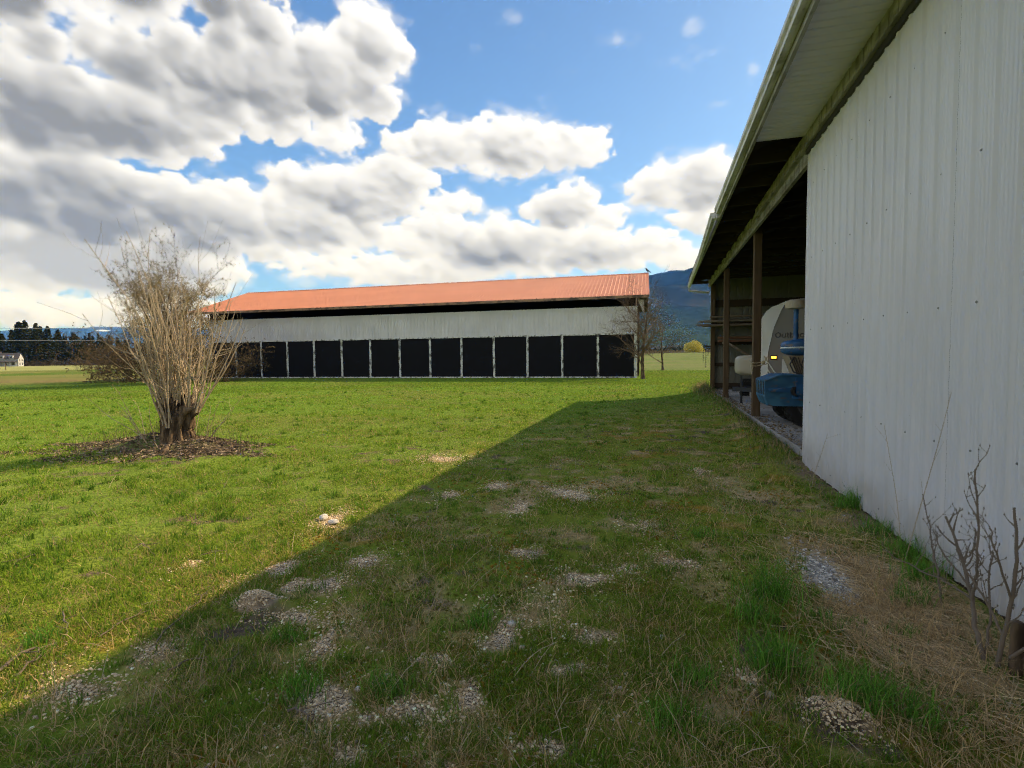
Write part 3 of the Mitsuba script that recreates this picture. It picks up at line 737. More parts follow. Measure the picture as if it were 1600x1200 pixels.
# rope round the first post
rp = thing('rope', 'frayed pale rope knotted round the nearest wooden post', 'rope')
mat('rope_tan', (.42, .34, .22), .9)
rng = np.random.default_rng(5)
mb = MB()
for k in range(4):
    z = 1.36 + .035 * k; t = .018 * (-1) ** k
    loop = [(2.10, 13.12, z), (2.10, 13.31, z + t), (2.31, 13.31, z), (2.31, 13.12, z + t + .03), (2.10, 13.12, z)]
    mb.tube(loop, .012, 6)
ends = [[(2.31, 13.11, 1.44), (2.36, 13.0, 1.52), (2.40, 12.98, 1.60), (2.44, 12.98, 1.56)], [(2.31, 13.11, 1.44), (2.38, 13.02, 1.42), (2.42, 13.0, 1.47), (2.37, 12.98, 1.55), (2.33, 12.99, 1.62)], [(2.12, 13.1, 1.38), (2.09, 13.05, 1.30), (2.08, 13.05, 1.2)]]
for e in ends:
    mb.tube(e, .011, 6)
mb.add(*lathe([[0, -.05], [.04, -.02], [.045, .01], [.03, .04], [0, .05]], 10, "z", (2.33, 13.07, 1.46)))
mb.put(rp, 'rope_tan', 40)

# lumber rack at the far end of the shed
rk = thing('lumber_rack', 'rough wooden rack for boards against the far end wall of the shed', 'rack')
for x in (2.62, 4.3, 6.0):
    put(rk, 'upright', MB().box(x - .04, x + .04, 22.75, 22.85, FZ, 3.2), 'board_wood')
    for z in (2.20, 2.86):
        put(rk, 'arm', MB().box(x - .035, x + .035, 22.86, 23.55, z - .07, z), 'board_wood')
put(rk, 'brace', MB().bar((2.7, 22.80, 2.15), (3.7, 22.80, 1.5), .05, .09), 'board_wood')
mat('pipe_grey', (.30, .30, .29), .5, .5, .3)
mat('red_board', proc(lambda p, n, uv: mix(col(.20, .10, .06), col(.13, .07, .045), dfbm(p.x * 4, p.y * 30, p.z * 30, 3))), .85, .1)
look = ['weathered grey plank', 'dark brown plank', 'pale split plank', 'long grey pole', 'thin dark plank', 'thick grey plank', 'narrow brown plank', 'short pale plank']
rng = np.random.default_rng(11)
for k in range(9):
    x0, y = 1.52 + [0.02, .1, .0, .25, .05, .35, .6, .16, .5][k], 22.92 + .15 * (k % 4)
    lay = k // 4
    z = 2.86 + .15 * lay
    t = thing('plank', f'{look[k % 8]} jutting past the shed corner, number {k + 1} of the upper rack pile' if False else
              ['front grey plank at the bottom of the upper rack pile', 'brown plank second from the front at the bottom of the upper rack pile', 'longest plank at the bottom of the upper rack pile', 'rear plank at the bottom of the upper rack pile',
               'front plank in the middle layer of the upper rack pile', 'second plank in the middle layer of the upper rack pile', 'short set-back plank in the middle layer of the upper rack', 'rear plank in the middle layer of the upper rack pile', 'single plank lying on top of the upper rack pile'][k], 'plank', 'planks on the upper rack')
    w = .10 + .03 * (k % 3)
    mb = MB().bar((x0, y, z + .02 + .03 * (k % 3)), (5.9 + .3 * math.sin(k * 2.1), y + .03 * math.sin(k * 3.), z + .02 + .03 * (k % 3)), w, .05)
    mb.put(t, 'board_wood')
for k in range(6):
    y, lay = 22.92 + .17 * (k % 3), k // 3
    z = 2.235 + .13 * lay
    t = thing('red_plank', ['reddish plank at the front of the lower rack, bottom layer', 'reddish plank in the middle of the lower rack, bottom layer', 'reddish plank at the rear of the lower rack, bottom layer', 'reddish plank at the front of the lower rack, top layer',
                            'reddish plank in the middle of the lower rack, top layer', 'reddish plank at the rear of the lower rack, top layer'][k], 'plank', 'planks on the lower rack')
    MB().bar((2.35 + .2 * (k % 3), y, z), (5.9, y + .02, z), .14, .09).put(t, 'red_board')
# hooks hanging outside the far corner
hk = thing('hook_bracket', 'dark bracket with hanging chains on the far corner post of the shed', 'bracket')
mat('dark_iron', (.045, .04, .036), .7, .3, .3)
put(hk, 'arm', MB().bar((2.13, 23.5, 2.02), (1.80, 23.5, 2.04), .03, .04), 'dark_iron')
for x, L in ((1.83, .62), (1.93, .95), (2.02, .40)):
    mb = MB()
    for i in range(int(L / .05)):
        z = 2.02 - .05 * i
        a = np.linspace(0, 2 * PI, 9)
        if i % 2: mb.tube(np.stack([x + .016 * np.cos(a), 23.5 + 0 * a, z - .02 + .03 * np.sin(a)], 1), .006, 4, cap=False)
        else: mb.tube(np.stack([x + 0 * a, 23.5 + .016 * np.cos(a), z - .02 + .03 * np.sin(a)], 1), .006, 4, cap=False)
    put(hk, 'chain', mb, 'dark_iron')

# ------------------------------------------------------------------ long barn
barn = thing('long_barn', 'long low barn with orange metal roof, white upper wall and black lower panels', 'barn')
BA = np.array([-37.733, 38.694, 0.0]); bang = math.atan2(1.004, 35.96)
BW = T().translate(BA.tolist()).rotate([0, 0, 1], math.degrees(bang))     # local x along the front, y into the barn
put_ = put
def bput(name, vf, bsdf, smooth=False, **kw):
    return put(barn, name, vf, bsdf, smooth, to_world=BW, **kw)
SP, X0, X1 = 2.77, -2.95, 36.08
RY, DEEP = 6.6, 13.2
def bz(y):
    return 6.10 + (min(y, RY) + 1.0) * .355 - max(0, y - RY) * .355
# posts and black panels
first = firstp = None
for k in range(-1, 14):
    x = SP * k
    mb = MB().box(x - .085, x + .085, -.05, .10, -.12, 3.28, ch=.01)
    bput('post', mb, 'barn_post')
    if k < 13:
        v, f = box_vf(x + .087, x + SP - .087, .02, .045, .10, 3.27)
        bput('panel', (v, f), 'black_net')
bput('sill_board', MB().box(X0, X1, -.04, .018, -.14, .10), 'barn_post')
bput('rail', MB().box(X0, X1, -.055, -.025, 3.282, 3.40), 'barn_post')
pr = []
u = 0.0
for k in range(3):
    pr += [(u, 0), (u + .02, 0), (u + .045, .03), (u + .085, .03), (u + .11, 0)]; u += .305
pr.append((.915, 0)); pr = np.array(pr)
shape = None
n = 43
for k in range(n):
    x = X0 + k * (X1 - X0) / n
    key = num(f'{barn}__wall_sheet')
    if shape is None:
        m = len(pr); i = np.arange(m - 1)
        v = np.vstack([np.stack([pr[:, 0], -.03 - pr[:, 1], pr[:, 0] * 0 + 3.36], 1), np.stack([pr[:, 0], -.03 - pr[:, 1], pr[:, 0] * 0 + 5.40], 1)])
        shape = mikit.ply((v, np.stack([i, i + 1, m + i + 1, m + i], 1)), 'barn_white')
    scene[key] = {**shape, 'to_world': BW @ T().translate([x, -.002 * (k % 2), 0])}
for x in (X0 - .03, X1 - .04):
    bput('corner_trim', MB().box(x, x + .12, -.068, .12, -.12, 5.42), 'barn_post')
# roof sheets, front slope one by one
shape = None
n = 46
wid = (37.03 + 4.35) / n
for k in range(n):
    key = num(f'{barn}__roof_sheet')
    if shape is None:
        p2 = []
        for q in range(3):
            u = q * wid / 3
            p2 += [(u, 0), (u + .02, .022), (u + .05, .022), (u + .07, 0)]
        p2.append((wid, 0)); p2 = np.array(p2); m = len(p2); i = np.arange(m - 1)
        v = np.vstack([np.stack([p2[:, 0], p2[:, 0] * 0 - 1.02, bz(-1.02) + p2[:, 1]], 1), np.stack([p2[:, 0], p2[:, 0] * 0 + RY, bz(RY) + p2[:, 1]], 1)])
        shape = mikit.ply((v, np.stack([i, i + 1, m + i + 1, m + i], 1)), 'orange_roof')
    scene[key] = {**shape, 'to_world': BW @ T().translate([-4.35 + wid * k, 0, .0015 * (k % 2)])}
bput('rear_roof', (np.array([[-4.35, RY, bz(RY)], [37.03, RY, bz(RY)], [37.03, DEEP + 1, bz(DEEP + 1)], [-4.35, DEEP + 1, bz(DEEP + 1)]]), np.array([[0, 1, 2, 3]])), 'orange_roof')
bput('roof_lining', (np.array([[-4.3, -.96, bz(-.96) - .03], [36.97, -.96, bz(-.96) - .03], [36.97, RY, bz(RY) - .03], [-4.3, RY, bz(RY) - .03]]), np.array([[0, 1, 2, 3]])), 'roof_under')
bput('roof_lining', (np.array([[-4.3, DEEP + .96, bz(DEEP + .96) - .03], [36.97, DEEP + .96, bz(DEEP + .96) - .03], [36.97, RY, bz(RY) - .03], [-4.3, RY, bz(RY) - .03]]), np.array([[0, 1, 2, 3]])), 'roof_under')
bput('ridge_cap', prism([(RY - .18, bz(RY - .18) + .026), (RY, bz(RY) + .05), (RY + .18, bz(RY + .18) + .026), (RY, bz(RY) + .028)], -4.37, 37.05, 'x'), 'orange_roof')
bput('fascia', MB().box(-4.34, 37.02, -1.0, -.965, 5.90, 6.085), 'roof_rust')
for x in (-4.33, 36.98):
    bput('rake_board', prism([(-1.0, bz(-1.0) - .20), (RY, bz(RY) - .20), (DEEP + 1, bz(DEEP + 1) - .20), (DEEP + 1, bz(DEEP + 1) - .012), (RY, bz(RY) - .012), (-1.0, bz(-1.0) - .012)], x, x + .04, 'x'), 'roof_rust')
for k in range(35):
    x = -4.1 + 1.2 * k
    mb = MB().bar((x, -.95, bz(-.95) - .12), (x, RY, bz(RY) - .12), .05, .18)
    bput('rafter', mb, 'inside_wood')
bput('knee_brace', prism([(36.20, 5.84), (36.62, 5.84), (36.66, 4.90), (36.56, 4.95)], -.10, -.05, 'y'), 'barn_white', label='white wooden brace under the right end of the eaves')
bput('knee_brace', prism([(-.10, 4.75), (-.02, 4.75), (-.02, 5.85), (-.80, 5.85)], -3.6, -3.56, 'x'), 'barn_white')
# ends and back
end = [(.12, -.1), (DEEP, -.1), (DEEP, bz(DEEP) - .05), (RY, bz(RY) - .05), (.12, bz(.12) - .05)]
for x in (X0 + .02, X1 - .06):
    bput('end_wall', prism(end, x, x + .03, 'x'), 'inside_wood')
bput('back_wall', MB().box(X0, X1, DEEP, DEEP + .03, -.1, bz(DEEP) - .05), 'inside_wood')
for y in (3.3, 6.6, 9.9):
    bput('end_post', MB().box(X1 + .02, X1 + .16, y - .08, y + .08, -.1, bz(y) - .25), 'inside_wood')

# crow on the right end of the ridge
crow = thing('crow', 'small black crow perched on the right end of the barn ridge', 'bird')
mat('crow_black', (.012, .012, .014), .5)
c0 = np.array([-37.733, 38.694, 0]) + np.array([36.9 * math.cos(bang) - RY * math.sin(bang), 36.9 * math.sin(bang) + RY * math.cos(bang), bz(RY) + .05])
CW = T().translate(c0.tolist()).rotate([0, 0, 1], 200)
mb = MB(); 
path = [(-.20, 0, .08), (-.12, 0, .12), (-.04, 0, .19), (.04, 0, .27), (.08, 0, .34), (.115, 0, .385), (.15, 0, .39)]
mb.tube(path, [.02, .05, .078, .075, .055, .042, .012], 12)
mb.add(*prism([(-.20, .11), (-.36, .02), (-.34, -.02), (-.17, .06)], -.03, .03))
put(crow, 'body', mb, 'crow_black', 60, to_world=CW)
put(crow, 'beak', MB().tube([(.145, 0, .39), (.18, 0, .385), (.215, 0, .372)], [.016, .011, .002], 8), 'crow_black', to_world=CW)
for s in (-1, 1):
    put(crow, 'wing', MB().add(*prism([(.05, .29), (-.02, .28), (-.26, .07), (-.10, .10), (.02, .18)], s * .062, s * .075)), 'crow_black', to_world=CW)
    put(crow, 'leg', MB().tube([(-.01, s * .03, .13), (0, s * .03, 0), (.05, s * .035, .0)], .007, 5), 'crow_black', to_world=CW)

# ------------------------------------------------------------------ plants: generators
def grow(rng, start, d, length, r0, depth, out, wander=.22, up=.12, kids=(4, 7), ratio=.55, spread_=.75, sides=5, min_r=.004, seg=6):
    """A branch with its side branches; out collects (path, radii)."""
    p, d = np.array(start, float), np.array(d, float)
    d /= np.linalg.norm(d)
    pts, step = [p.copy()], length / seg
    for i in range(seg):
        d = d + rng.normal(0, wander, 3) * .5 + np.array([0, 0, up]) * .5
        d /= np.linalg.norm(d); p = p + d * step; pts.append(p.copy())
    pts = np.array(pts)
    rad = np.maximum(r0 * np.linspace(1, .35 if depth else .15, seg + 1), min_r * .5)
    out.append((pts, rad, depth))
    if depth > 0:
        for k in range(rng.integers(*kids)):
            t = rng.uniform(.25, 1.0) * seg
            i = min(int(t), seg - 1)
            q = pts[i] + (pts[i + 1] - pts[i]) * (t - i)
            dd = pts[i + 1] - pts[i]; dd /= np.linalg.norm(dd)
            side = rng.normal(0, 1, 3); side -= side @ dd * dd; side /= np.linalg.norm(side)
            grow(rng, q, dd * (1 - spread_ * .6) + side * spread_, length * ratio * rng.uniform(.7, 1.2), max(rad[i] * .6, min_r), depth - 1, out, wander, up, kids, ratio, spread_, sides, min_r, seg)
    return out


def twigs_mesh(branches, sides=(3, 4, 6)):
    mb = MB()
    for pts, rad, dep in branches:
        mb.tube(pts, rad, sides[min(dep, len(sides) - 1)], cap=False)
    return mb


def cards(rng, centres, size, cols, flat=.0, aspect=.5):
    """Small pointed leaf faces with random orientation: two triangles each, folded along the middle."""
    n = len(centres)
    a = rng.normal(0, 1, (n, 3)); a[:, 2] *= 1 - flat; a /= np.linalg.norm(a, axis=1, keepdims=True)
    b = np.cross(a, rng.normal(0, 1, (n, 3))); b /= np.linalg.norm(b, axis=1, keepdims=True)
    s = np.broadcast_to(size, (n,))[:, None]
    fold = np.cross(a, b) * s * .18
    v = np.stack([centres - a * s, centres + b * s * aspect + fold, centres + a * s, centres - b * s * aspect + fold], 1).reshape(-1, 3)
    i = np.arange(n) * 4
    f = np.vstack([np.stack([i, i + 1, i + 2], 1), np.stack([i, i + 2, i + 3], 1)])
    return v, f, np.repeat(cols, 4, 0)


def tones(rng, n, a, b, jit=.12):
    t = rng.random((n, 1))
    c = np.array(a) * (1 - t) + np.array(b) * t
    return np.clip(c * rng.normal(1, jit, (n, 1)), .004, .9)


def gz1(x, y):
    return float(height(np.array([x]), np.array([y]))[0])


mat('pale_shoot', proc(lambda p, n, uv: mix(col(.54, .44, .31), col(.27, .20, .135), dfbm(p.x * 7, p.y * 7, p.z * 2.5, 3))), .7, .2)
mat('twig_brown', (.145, .10, .068), .85, .1)
mat('twig_grey', (.17, .135, .105), .85, .1)

# ------------------------------------------------------------------ pollarded stump with shoots (left)
rng = np.random.default_rng(21)
SX, SY = -8.38, 7.2
st = thing('pollard_stump', 'pollarded tree stump sprouting a fan of long pale bare shoots', 'stump')
sz = gz1(SX, SY)
rt = np.array([.961, .276]); fw_ = np.array([-.276, .961])
def S(a, b, z):
    return (SX + rt[0] * a + fw_[0] * b, SY + rt[1] * a + fw_[1] * b, sz + z - .12)
import manifold3d as m3
bones = [((0, 0, -.1), .31, (-.03, 0, .25), .23), ((-.03, 0, .25), .23, (-.05, 0, .55), .19), ((-.05, 0, .55), .19, (-.15, .02, .80), .17), ((0, 0, .40), .19, (.19, -.05, .64), .12), ((.19, -.05, .64), .12, (.32, -.05, .71), .09),
         ((0, .1, .4), .17, (.03, .16, .80), .14), ((-.15, -.1, -.1), .25, (-.42, -.2, -.02), .12), ((.1, -.1, -.1), .25, (.42, -.25, -.02), .10), ((0, -.2, -.05), .2, (.1, -.5, -.05), .1)]
body = None
for p, r, q, s in bones:
    h = m3.Manifold.batch_hull([m3.Manifold.sphere(r, 20).translate(S(*p)), m3.Manifold.sphere(s, 20).translate(S(*q))])
    body = h if body is None else body + h
mm = body.refine_to_length(.05).to_mesh()
tm = trimesh.Trimesh(mm.vert_properties[:, :3], mm.tri_verts)
trimesh.smoothing.filter_taubin(tm, iterations=8)
nv = np.array(tm.vertices); nn = np.array(tm.vertex_normals)
ang_ = np.arctan2(nv[:, 1] - SY, nv[:, 0] - SX)
nv = nv + nn * ((.045 * np.sin(ang_ * 11 + 2 * np.sin(nv[:, 2] * 5)) + .09 * (meshkit.fbm(nv * np.array([7, 7, 3]), 4, 3) - .5))[:, None])
put(st, 'trunk', (nv, np.array(tm.faces)), 'bark', True)
heads = [((-.15, .02, .80), .18, 36), ((.31, -.05, .70), .11, 20), ((.03, .16, .80), .16, 22), ((0, -.05, .45), .24, 14)]
for (hp, hr, cnt) in heads:
    for k in range(cnt):
        a = rng.uniform(0, 2 * PI); rr = hr * math.sqrt(rng.random())
        p = np.array(S(hp[0] + rr * math.cos(a), hp[1] + rr * math.sin(a), hp[2] - .05))
        out_ = rng.uniform(.02, .32)
        lat = np.array([rt[0] * (math.cos(a) + .8 * hp[0] / .3) + fw_[0] * math.sin(a), rt[1] * (math.cos(a) + .8 * hp[0] / .3) + fw_[1] * math.sin(a)])
        if rng.random() < .10: out_ += .24
        d = np.array([lat[0] * out_, lat[1] * out_, 1.0 - .35 * out_])
        L = rng.uniform(1.0, 2.55) * (1.0 - .2 * min(out_, 1))
        if k in (3, 17) and hp[0] < .1: L, d = 3.15, d * [.25, .25, 1]
        br = grow(rng, p, d, L, rng.uniform(.010, .019), 1, [], wander=.18, up=.16, kids=(3, 9), ratio=.28, spread_=.75, min_r=.0042, seg=8)
        put(st, 'shoot', twigs_mesh(br, (3, 5)), 'pale_shoot', 60)
for k in range(13):
    a = rng.uniform(0, 2 * PI)
    p = np.array(S(.45 * math.cos(a), .42 * math.sin(a), 0.05))
    d = np.array([math.cos(a) * .5, math.sin(a) * .4, .9])
    br = grow(rng, p, d, rng.uniform(.7, 1.5), .008, 1, [], wander=.25, up=.05, kids=(1, 4), ratio=.35, min_r=.003, seg=7)
    put(st, 'shoot', twigs_mesh(br, (3, 5)), 'pale_shoot', 60)
# wood chips and dead stalks on the mound
n = 5200
rr, aa = np.sqrt(rng.random(n)) * 1.25, rng.uniform(0, 2 * PI, n)
rag = .55 + .85 * meshkit.noise(np.stack([np.cos(aa) * 3.4, np.sin(aa) * 3.4, aa * 0], -1), 4)
cx, cy = MOUND[0] + (1.75 + .55 * (np.cos(aa) < 0)) * rr * rag * np.cos(aa), MOUND[1] + 1.0 * rr * rag * np.sin(aa)
v, f, c = cards(rng, np.stack([cx, cy, height(cx, cy) + .012], 1), rng.uniform(.02, .065, n), tones(rng, n, (.07, .05, .036), (.42, .33, .24), .25), flat=.75, aspect=.3)
ck = thing('wood_chips', 'dark mulch and dead leaves heaped round the pollarded stump', None, None, 'stuff')
scene[ck] = mikit.ply((v, f), 'needle', color=c)
mb = MB()
for k in range(420):
    a, q = rng.uniform(0, 2 * PI), math.sqrt(rng.random()) * 1.1
    x, y = MOUND[0] + 1.75 * q * math.cos(a), MOUND[1] + 1.0 * q * math.sin(a)
    if x > MOUND[0] + 1.1 or rng.random() < .5:
        z = gz1(x, y); h = rng.uniform(.12, .36)
        t = rng.normal(0, .25, 2)
        mb.tube([(x, y, z - .02), (x + t[0] * h * .4, y + t[1] * h * .4, z + h * .6), (x + t[0] * h, y + t[1] * h, z + h)], [.004, .003, .001], 3, cap=False)
sk = thing('dead_stalks', 'dark dead weed stalks standing on the mulch mound', None, None, 'stuff')
mb.put(sk, 'twig_brown')

# ------------------------------------------------------------------ tree with tan catkins behind the stump
rng = np.random.default_rng(4)
ct = thing('catkin_tree', 'tall budding tree with tan catkins behind the pale shoots of the stump', 'tree')
CX, CY = -34.6, 29.6
out = []
for k in range(20):
    a = k / 20 * 2 * PI + rng.uniform(-.3, .3)
    grow(rng, (CX + .5 * math.cos(a), CY + .5 * math.sin(a), 0), (.24 * (.5 + .6 * (k % 2)) * math.cos(a), .24 * (.5 + .6 * (k % 2)) * math.sin(a), 1), (rng.uniform(5.2, 7.4) if k % 3 else rng.uniform(2.6, 4.2)), .10, 3, out, wander=.2, up=.14, kids=(4, 7), ratio=.50, spread_=.72, min_r=.012, seg=6)
out = [o for o in out if o[0][:, 2].min() > -.1]
put(ct, 'trunk', twigs_mesh([o for o in out if o[2] == 3], (3, 4, 6, 7)), 'bark', 60)
put(ct, 'branches', twigs_mesh([o for o in out if o[2] < 3], (3, 3, 4)), 'twig_brown')
tips = np.vstack([o[0][1:] for o in out if o[2] <= 1] + [o[0][3:] for o in out if o[2] == 2])
tips = tips[rng.random(len(tips)) < min(1, 42000 / len(tips))]
keep = meshkit.fbm(tips * .55, 3, 6) > .30
tips = tips[keep] + rng.normal(0, .10, (keep.sum(), 3))
v, f, c = cards(rng, tips, rng.uniform(.035, .09, len(tips)), tones(rng, len(tips), (.17, .125, .05), (.38, .29, .14), .2), aspect=.5)
ck = put(ct, 'catkins', (v, f), 'leaf', color=c, kind='stuff')
# low brown thicket at its left
for (x, y, s, lab) in [(-43.0, 32.6, 1.35, 'low brown bare thicket at the far left foot of the tree'), (-39.4, 31.4, 1.6, 'dense brown bare bush between the thicket and the barn end'), (-33.2, 32.5, 1.1, 'small brown bare bush in front of the left end of the barn')]:
    bs = thing('bare_bush', lab, 'bush')
    out = []
    for k in range(46):
        a, q = rng.uniform(0, 2 * PI), rng.random() * 1.3 * s
        grow(rng, (x + q * math.cos(a), y + q * math.sin(a), -.05), (math.cos(a) * .8, math.sin(a) * .8, 1), rng.uniform(1.3, 2.9) * s, .02, 2, out, wander=.3, up=.03, kids=(3, 6), ratio=.5, spread_=.8, min_r=.008, seg=5)
    put(bs, 'stems', twigs_mesh(out, (3, 3, 4)), 'twig_brown')
    tp = np.vstack([o[0][2:] for o in out if o[2] <= 1]); tp = tp[rng.random(len(tp)) < min(1, 5000 / len(tp))] + rng.normal(0, .08, (1, 3))
    v, f, c = cards(rng, tp, rng.uniform(.05, .11, len(tp)), tones(rng, len(tp), (.075, .055, .032), (.19, .14, .075), .2), aspect=.5)
    put(bs, 'dead_leaves', (v, f), 'leaf', color=c, kind='stuff')

# ------------------------------------------------------------------ bare trees at the right end of the barn
def bare_tree(x, y, h, seed, lab, r0=.13, lean=(0, 0), n=14):
    rng = np.random.default_rng(seed)
    t = thing('bare_tree', lab, 'tree')
    z = gz1(x, y)
    pts = np.array([[x + lean[0] * s + .10 * math.sin(s * 5 + seed), y + lean[1] * s, z - .1 + h * .72 * s] for s in np.linspace(0, 1, 10)])
    rad = r0 * np.linspace(1, .22, 10); rad[0] *= 1.3
    put(t, 'trunk', MB().tube(pts, rad, 9), 'bark', 60)
    out = []
    for k in range(n):
        s = rng.uniform(.16, 1.0); i = min(int(s * 9), 8); q = pts[i] + (pts[i + 1] - pts[i]) * (s * 9 - i)
        a = rng.uniform(0, 2 * PI)
        grow(rng, q, (math.cos(a), math.sin(a), rng.uniform(.25, .9)), h * rng.uniform(.28, .46), rad[i] * .42, 2, out, wander=.2, up=.12, kids=(6, 11), ratio=.46, spread_=.7, min_r=.007, seg=6)
    put(t, 'branches', twigs_mesh(out, (3, 3, 4)), 'twig_brown')
bare_tree(-1.10, 37.4, 7.5, 3, 'bare brown tree in front of the right corner of the barn', .14, (.25, 0), 22)
bare_tree(.30, 60.5, 7.0, 8, 'smaller bare tree behind the right end of the barn', .13, (.1, 0), 13)

# ------------------------------------------------------------------ shrub, post stubs and dry stems by the wall (right foreground)
rng = np.random.default_rng(17)
sh = thing('bare_shrub', 'leafless budding shrub with forked brown stems against the white shed wall', 'shrub')
stems = [([(1.68, 3.224, -.03), (1.675, 3.30, .10), (1.68, 3.356, .184), (1.68, 3.38, .275), (1.69, 3.491, .449), (1.69, 3.569, .527), (1.68, 3.675, .655)], .0135),
         ([(1.68, 3.38, .275), (1.67, 3.343, .368), (1.66, 3.303, .46), (1.67, 3.325, .639), (1.66, 3.315, .849), (1.66, 3.353, 1.012)], .0085),
         ([(1.70, 3.179, -.03), (1.70, 3.129, .231), (1.71, 3.086, .484), (1.70, 3.066, .708), (1.70, 3.1, .878)], .012),
         ([(1.68, 3.38, .275), (1.62, 3.5, .31), (1.58, 3.624, .31), (1.52, 3.80, .30), (1.46, 3.95, .33)], .006),
         ([(1.80, 3.95, -.02), (1.80, 3.99, .151), (1.80, 4.074, .295), (1.80, 4.123, .402), (1.80, 4.245, .651)], .0075),
         ([(1.69, 3.25, .0), (1.72, 3.31, .13), (1.73, 3.30, .26), (1.75, 3.38, .42), (1.76, 3.36, .56)], .008),
         ([(1.70, 3.14, .20), (1.66, 3.22, .35), (1.60, 3.30, .48), (1.56, 3.30, .60)], .0065),
         ([(1.70, 3.10, .42), (1.62, 3.03, .58), (1.56, 2.98, .72), (1.54, 2.98, .80)], .006),
         ([(1.72, 3.12, .1), (1.78, 2.98, .3), (1.80, 2.90, .55), (1.80, 2.86, .75)], .009),
         ([(1.69, 3.49, .45), (1.72, 3.44, .55), (1.72, 3.46, .66)], .005), ([(1.69, 3.40, .33), (1.62, 3.55, .45), (1.60, 3.64, .58)], .006)]
for path, r in stems:
    path = np.array(path); k = len(path)
    tt = np.linspace(0, k - 1, 3 * k); sm = np.stack([np.interp(tt, np.arange(k), path[:, c]) for c in range(3)], 1)
    for _ in range(2):
        sm[1:-1] = .25 * sm[:-2] + .5 * sm[1:-1] + .25 * sm[2:]
    sm[1:-1] += rng.normal(0, .003, sm[1:-1].shape)
    mb = MB().tube(sm, np.linspace(r, r * .45, len(sm)), 7)
    for q in range(3, len(sm) - 1):
        if rng.random() < .72 and sm[q, 2] > .24:
            d = np.array([rng.normal(0, .7), rng.normal(0, .8), 1.0])
            L = rng.uniform(.03, .22)
            br = grow(rng, sm[q], d, L, r * .42, 1 if L > .1 else 0, [], wander=.32, up=.2, kids=(1, 3), ratio=.45, min_r=.002, seg=4)
            for p_, r_, _d in br:
                mb.tube(p_, r_, 5); mb.add(*lathe([[0, -.008], [.0038, 0], [0, .010]], 5, 'z', p_[-1]))
        elif sm[q, 2] > .3:
            mb.add(*lathe([[0, -.006], [.004, 0], [0, .010]], 5, 'z', sm[q] + rng.normal(0, r * .6, 3)))
    put(sh, 'stem', mb, 'twig_grey', 60)
for (x, y, h, r, lab) in [(1.77, 3.165, .27, .028, 'grey weathered post stub standing behind the bare shrub'), (1.81, 2.985, .38, .048, 'thicker dark post stub at the right edge of the photo')]:
    s = thing('post_stub', lab, 'post')
    v, f = lathe([[0, -.2], [r, -.2], [r * 1.02, 0], [r, h * .5], [r * .96, h - .02], [r * .8, h], [0, h + .008]], 12, 'z', (x, y, 0))
    v = v + (meshkit.fbm(v * np.array([30, 30, 5]), 3, 2) - .5)[:, None] * np.array([.02, .02, .012])
    scene[s] = mikit.ply((v, f), 'bark', smooth=40)
for path, lab in [([(1.86, 7.15, -.03), (1.88, 7.2, .12), (1.90, 6.95, .45), (1.90, 6.75, .714)], 'dry stem leaning by the far end of the white wall'),
                  ([(1.93, 4.90, -.03), (1.95, 4.95, .12), (1.95, 5.03, .411), (1.95, 5.325, 1.001)], 'thin curved dry stem against the middle of the white wall'),
                  ([(1.90, 4.74, -.03), (1.93, 4.66, .30), (1.95, 4.407, .958), (1.95, 4.245, 1.38)], 'tallest dry stem against the white wall, leaning right')]:
    s = thing('dry_stem', lab, 'stem')
    path = np.array(path); tt = np.linspace(0, 3, 14); sm = np.stack([np.interp(tt, np.arange(4), path[:, c]) for c in range(3)], 1)
    for _ in range(3): sm[1:-1] = .25 * sm[:-2] + .5 * sm[1:-1] + .25 * sm[2:]
    mb = MB().tube(sm, np.linspace(.0042, .0018, 14), 5)
    for q in range(6, 13, 2):
        d = sm[q] - sm[q - 1] + rng.normal(0, .05, 3); mb.tube([sm[q], sm[q] + d * .6, sm[q] + d], [.0016, .0012, .0008], 3)
    mb.put(s, 'pale_shoot')

# ------------------------------------------------------------------ conifers, willow, house, wires on the horizon
def conifer(seed, slim):
    rng = np.random.default_rng(seed)
    vs, cs, tr_ = [], [], MB()
    H = 1.0
    zs = np.sort(rng.uniform(.08, .995, 190))
    for z in zs:
        R = (slim * (1 - z) ** .9 * (.6 + .75 * rng.random()) + .004)
        a = rng.uniform(0, 2 * PI)
        m = 9
        t = rng.random(m) ** .6
        cen = np.stack([R * t * math.cos(a), R * t * math.sin(a), z - .35 * R * t ** 1.5 + .0 * t], 1) + rng.normal(0, .007, (m, 3))
        vs.append(cen)
    cen = np.vstack(vs)
    v, f, c = cards(rng, cen, rng.uniform(.012, .028, len(cen)), tones(rng, len(cen), (.024, .030, .010), (.058, .060, .024), .25), flat=.5, aspect=.55)
    t = MB().tube([(0, 0, -.02), (0, 0, .5), (0, 0, .97)], [.014, .009, .002], 6)
    return mikit.ply((v, f), 'needle', color=c), mikit.ply(t.get(), 'twig_brown')
kinds = [conifer(s, w) for s, w in ((1, .20), (2, .26), (3, .17), (4, .23))]
rng = np.random.default_rng(8)
def on_bearing(az, r):
    return r * math.sin(math.radians(az)), r * math.cos(math.radians(az))
tree_h = lambda az: float(np.interp(az, [-75, -63, -61, -59.7, -58.3, -57, -56, -55, -53, -50, -46, -42], [20, 19, 17.5, 22.5, 21, 17, 18.5, 17, 13.5, 12, 11, 11]))
spots = []
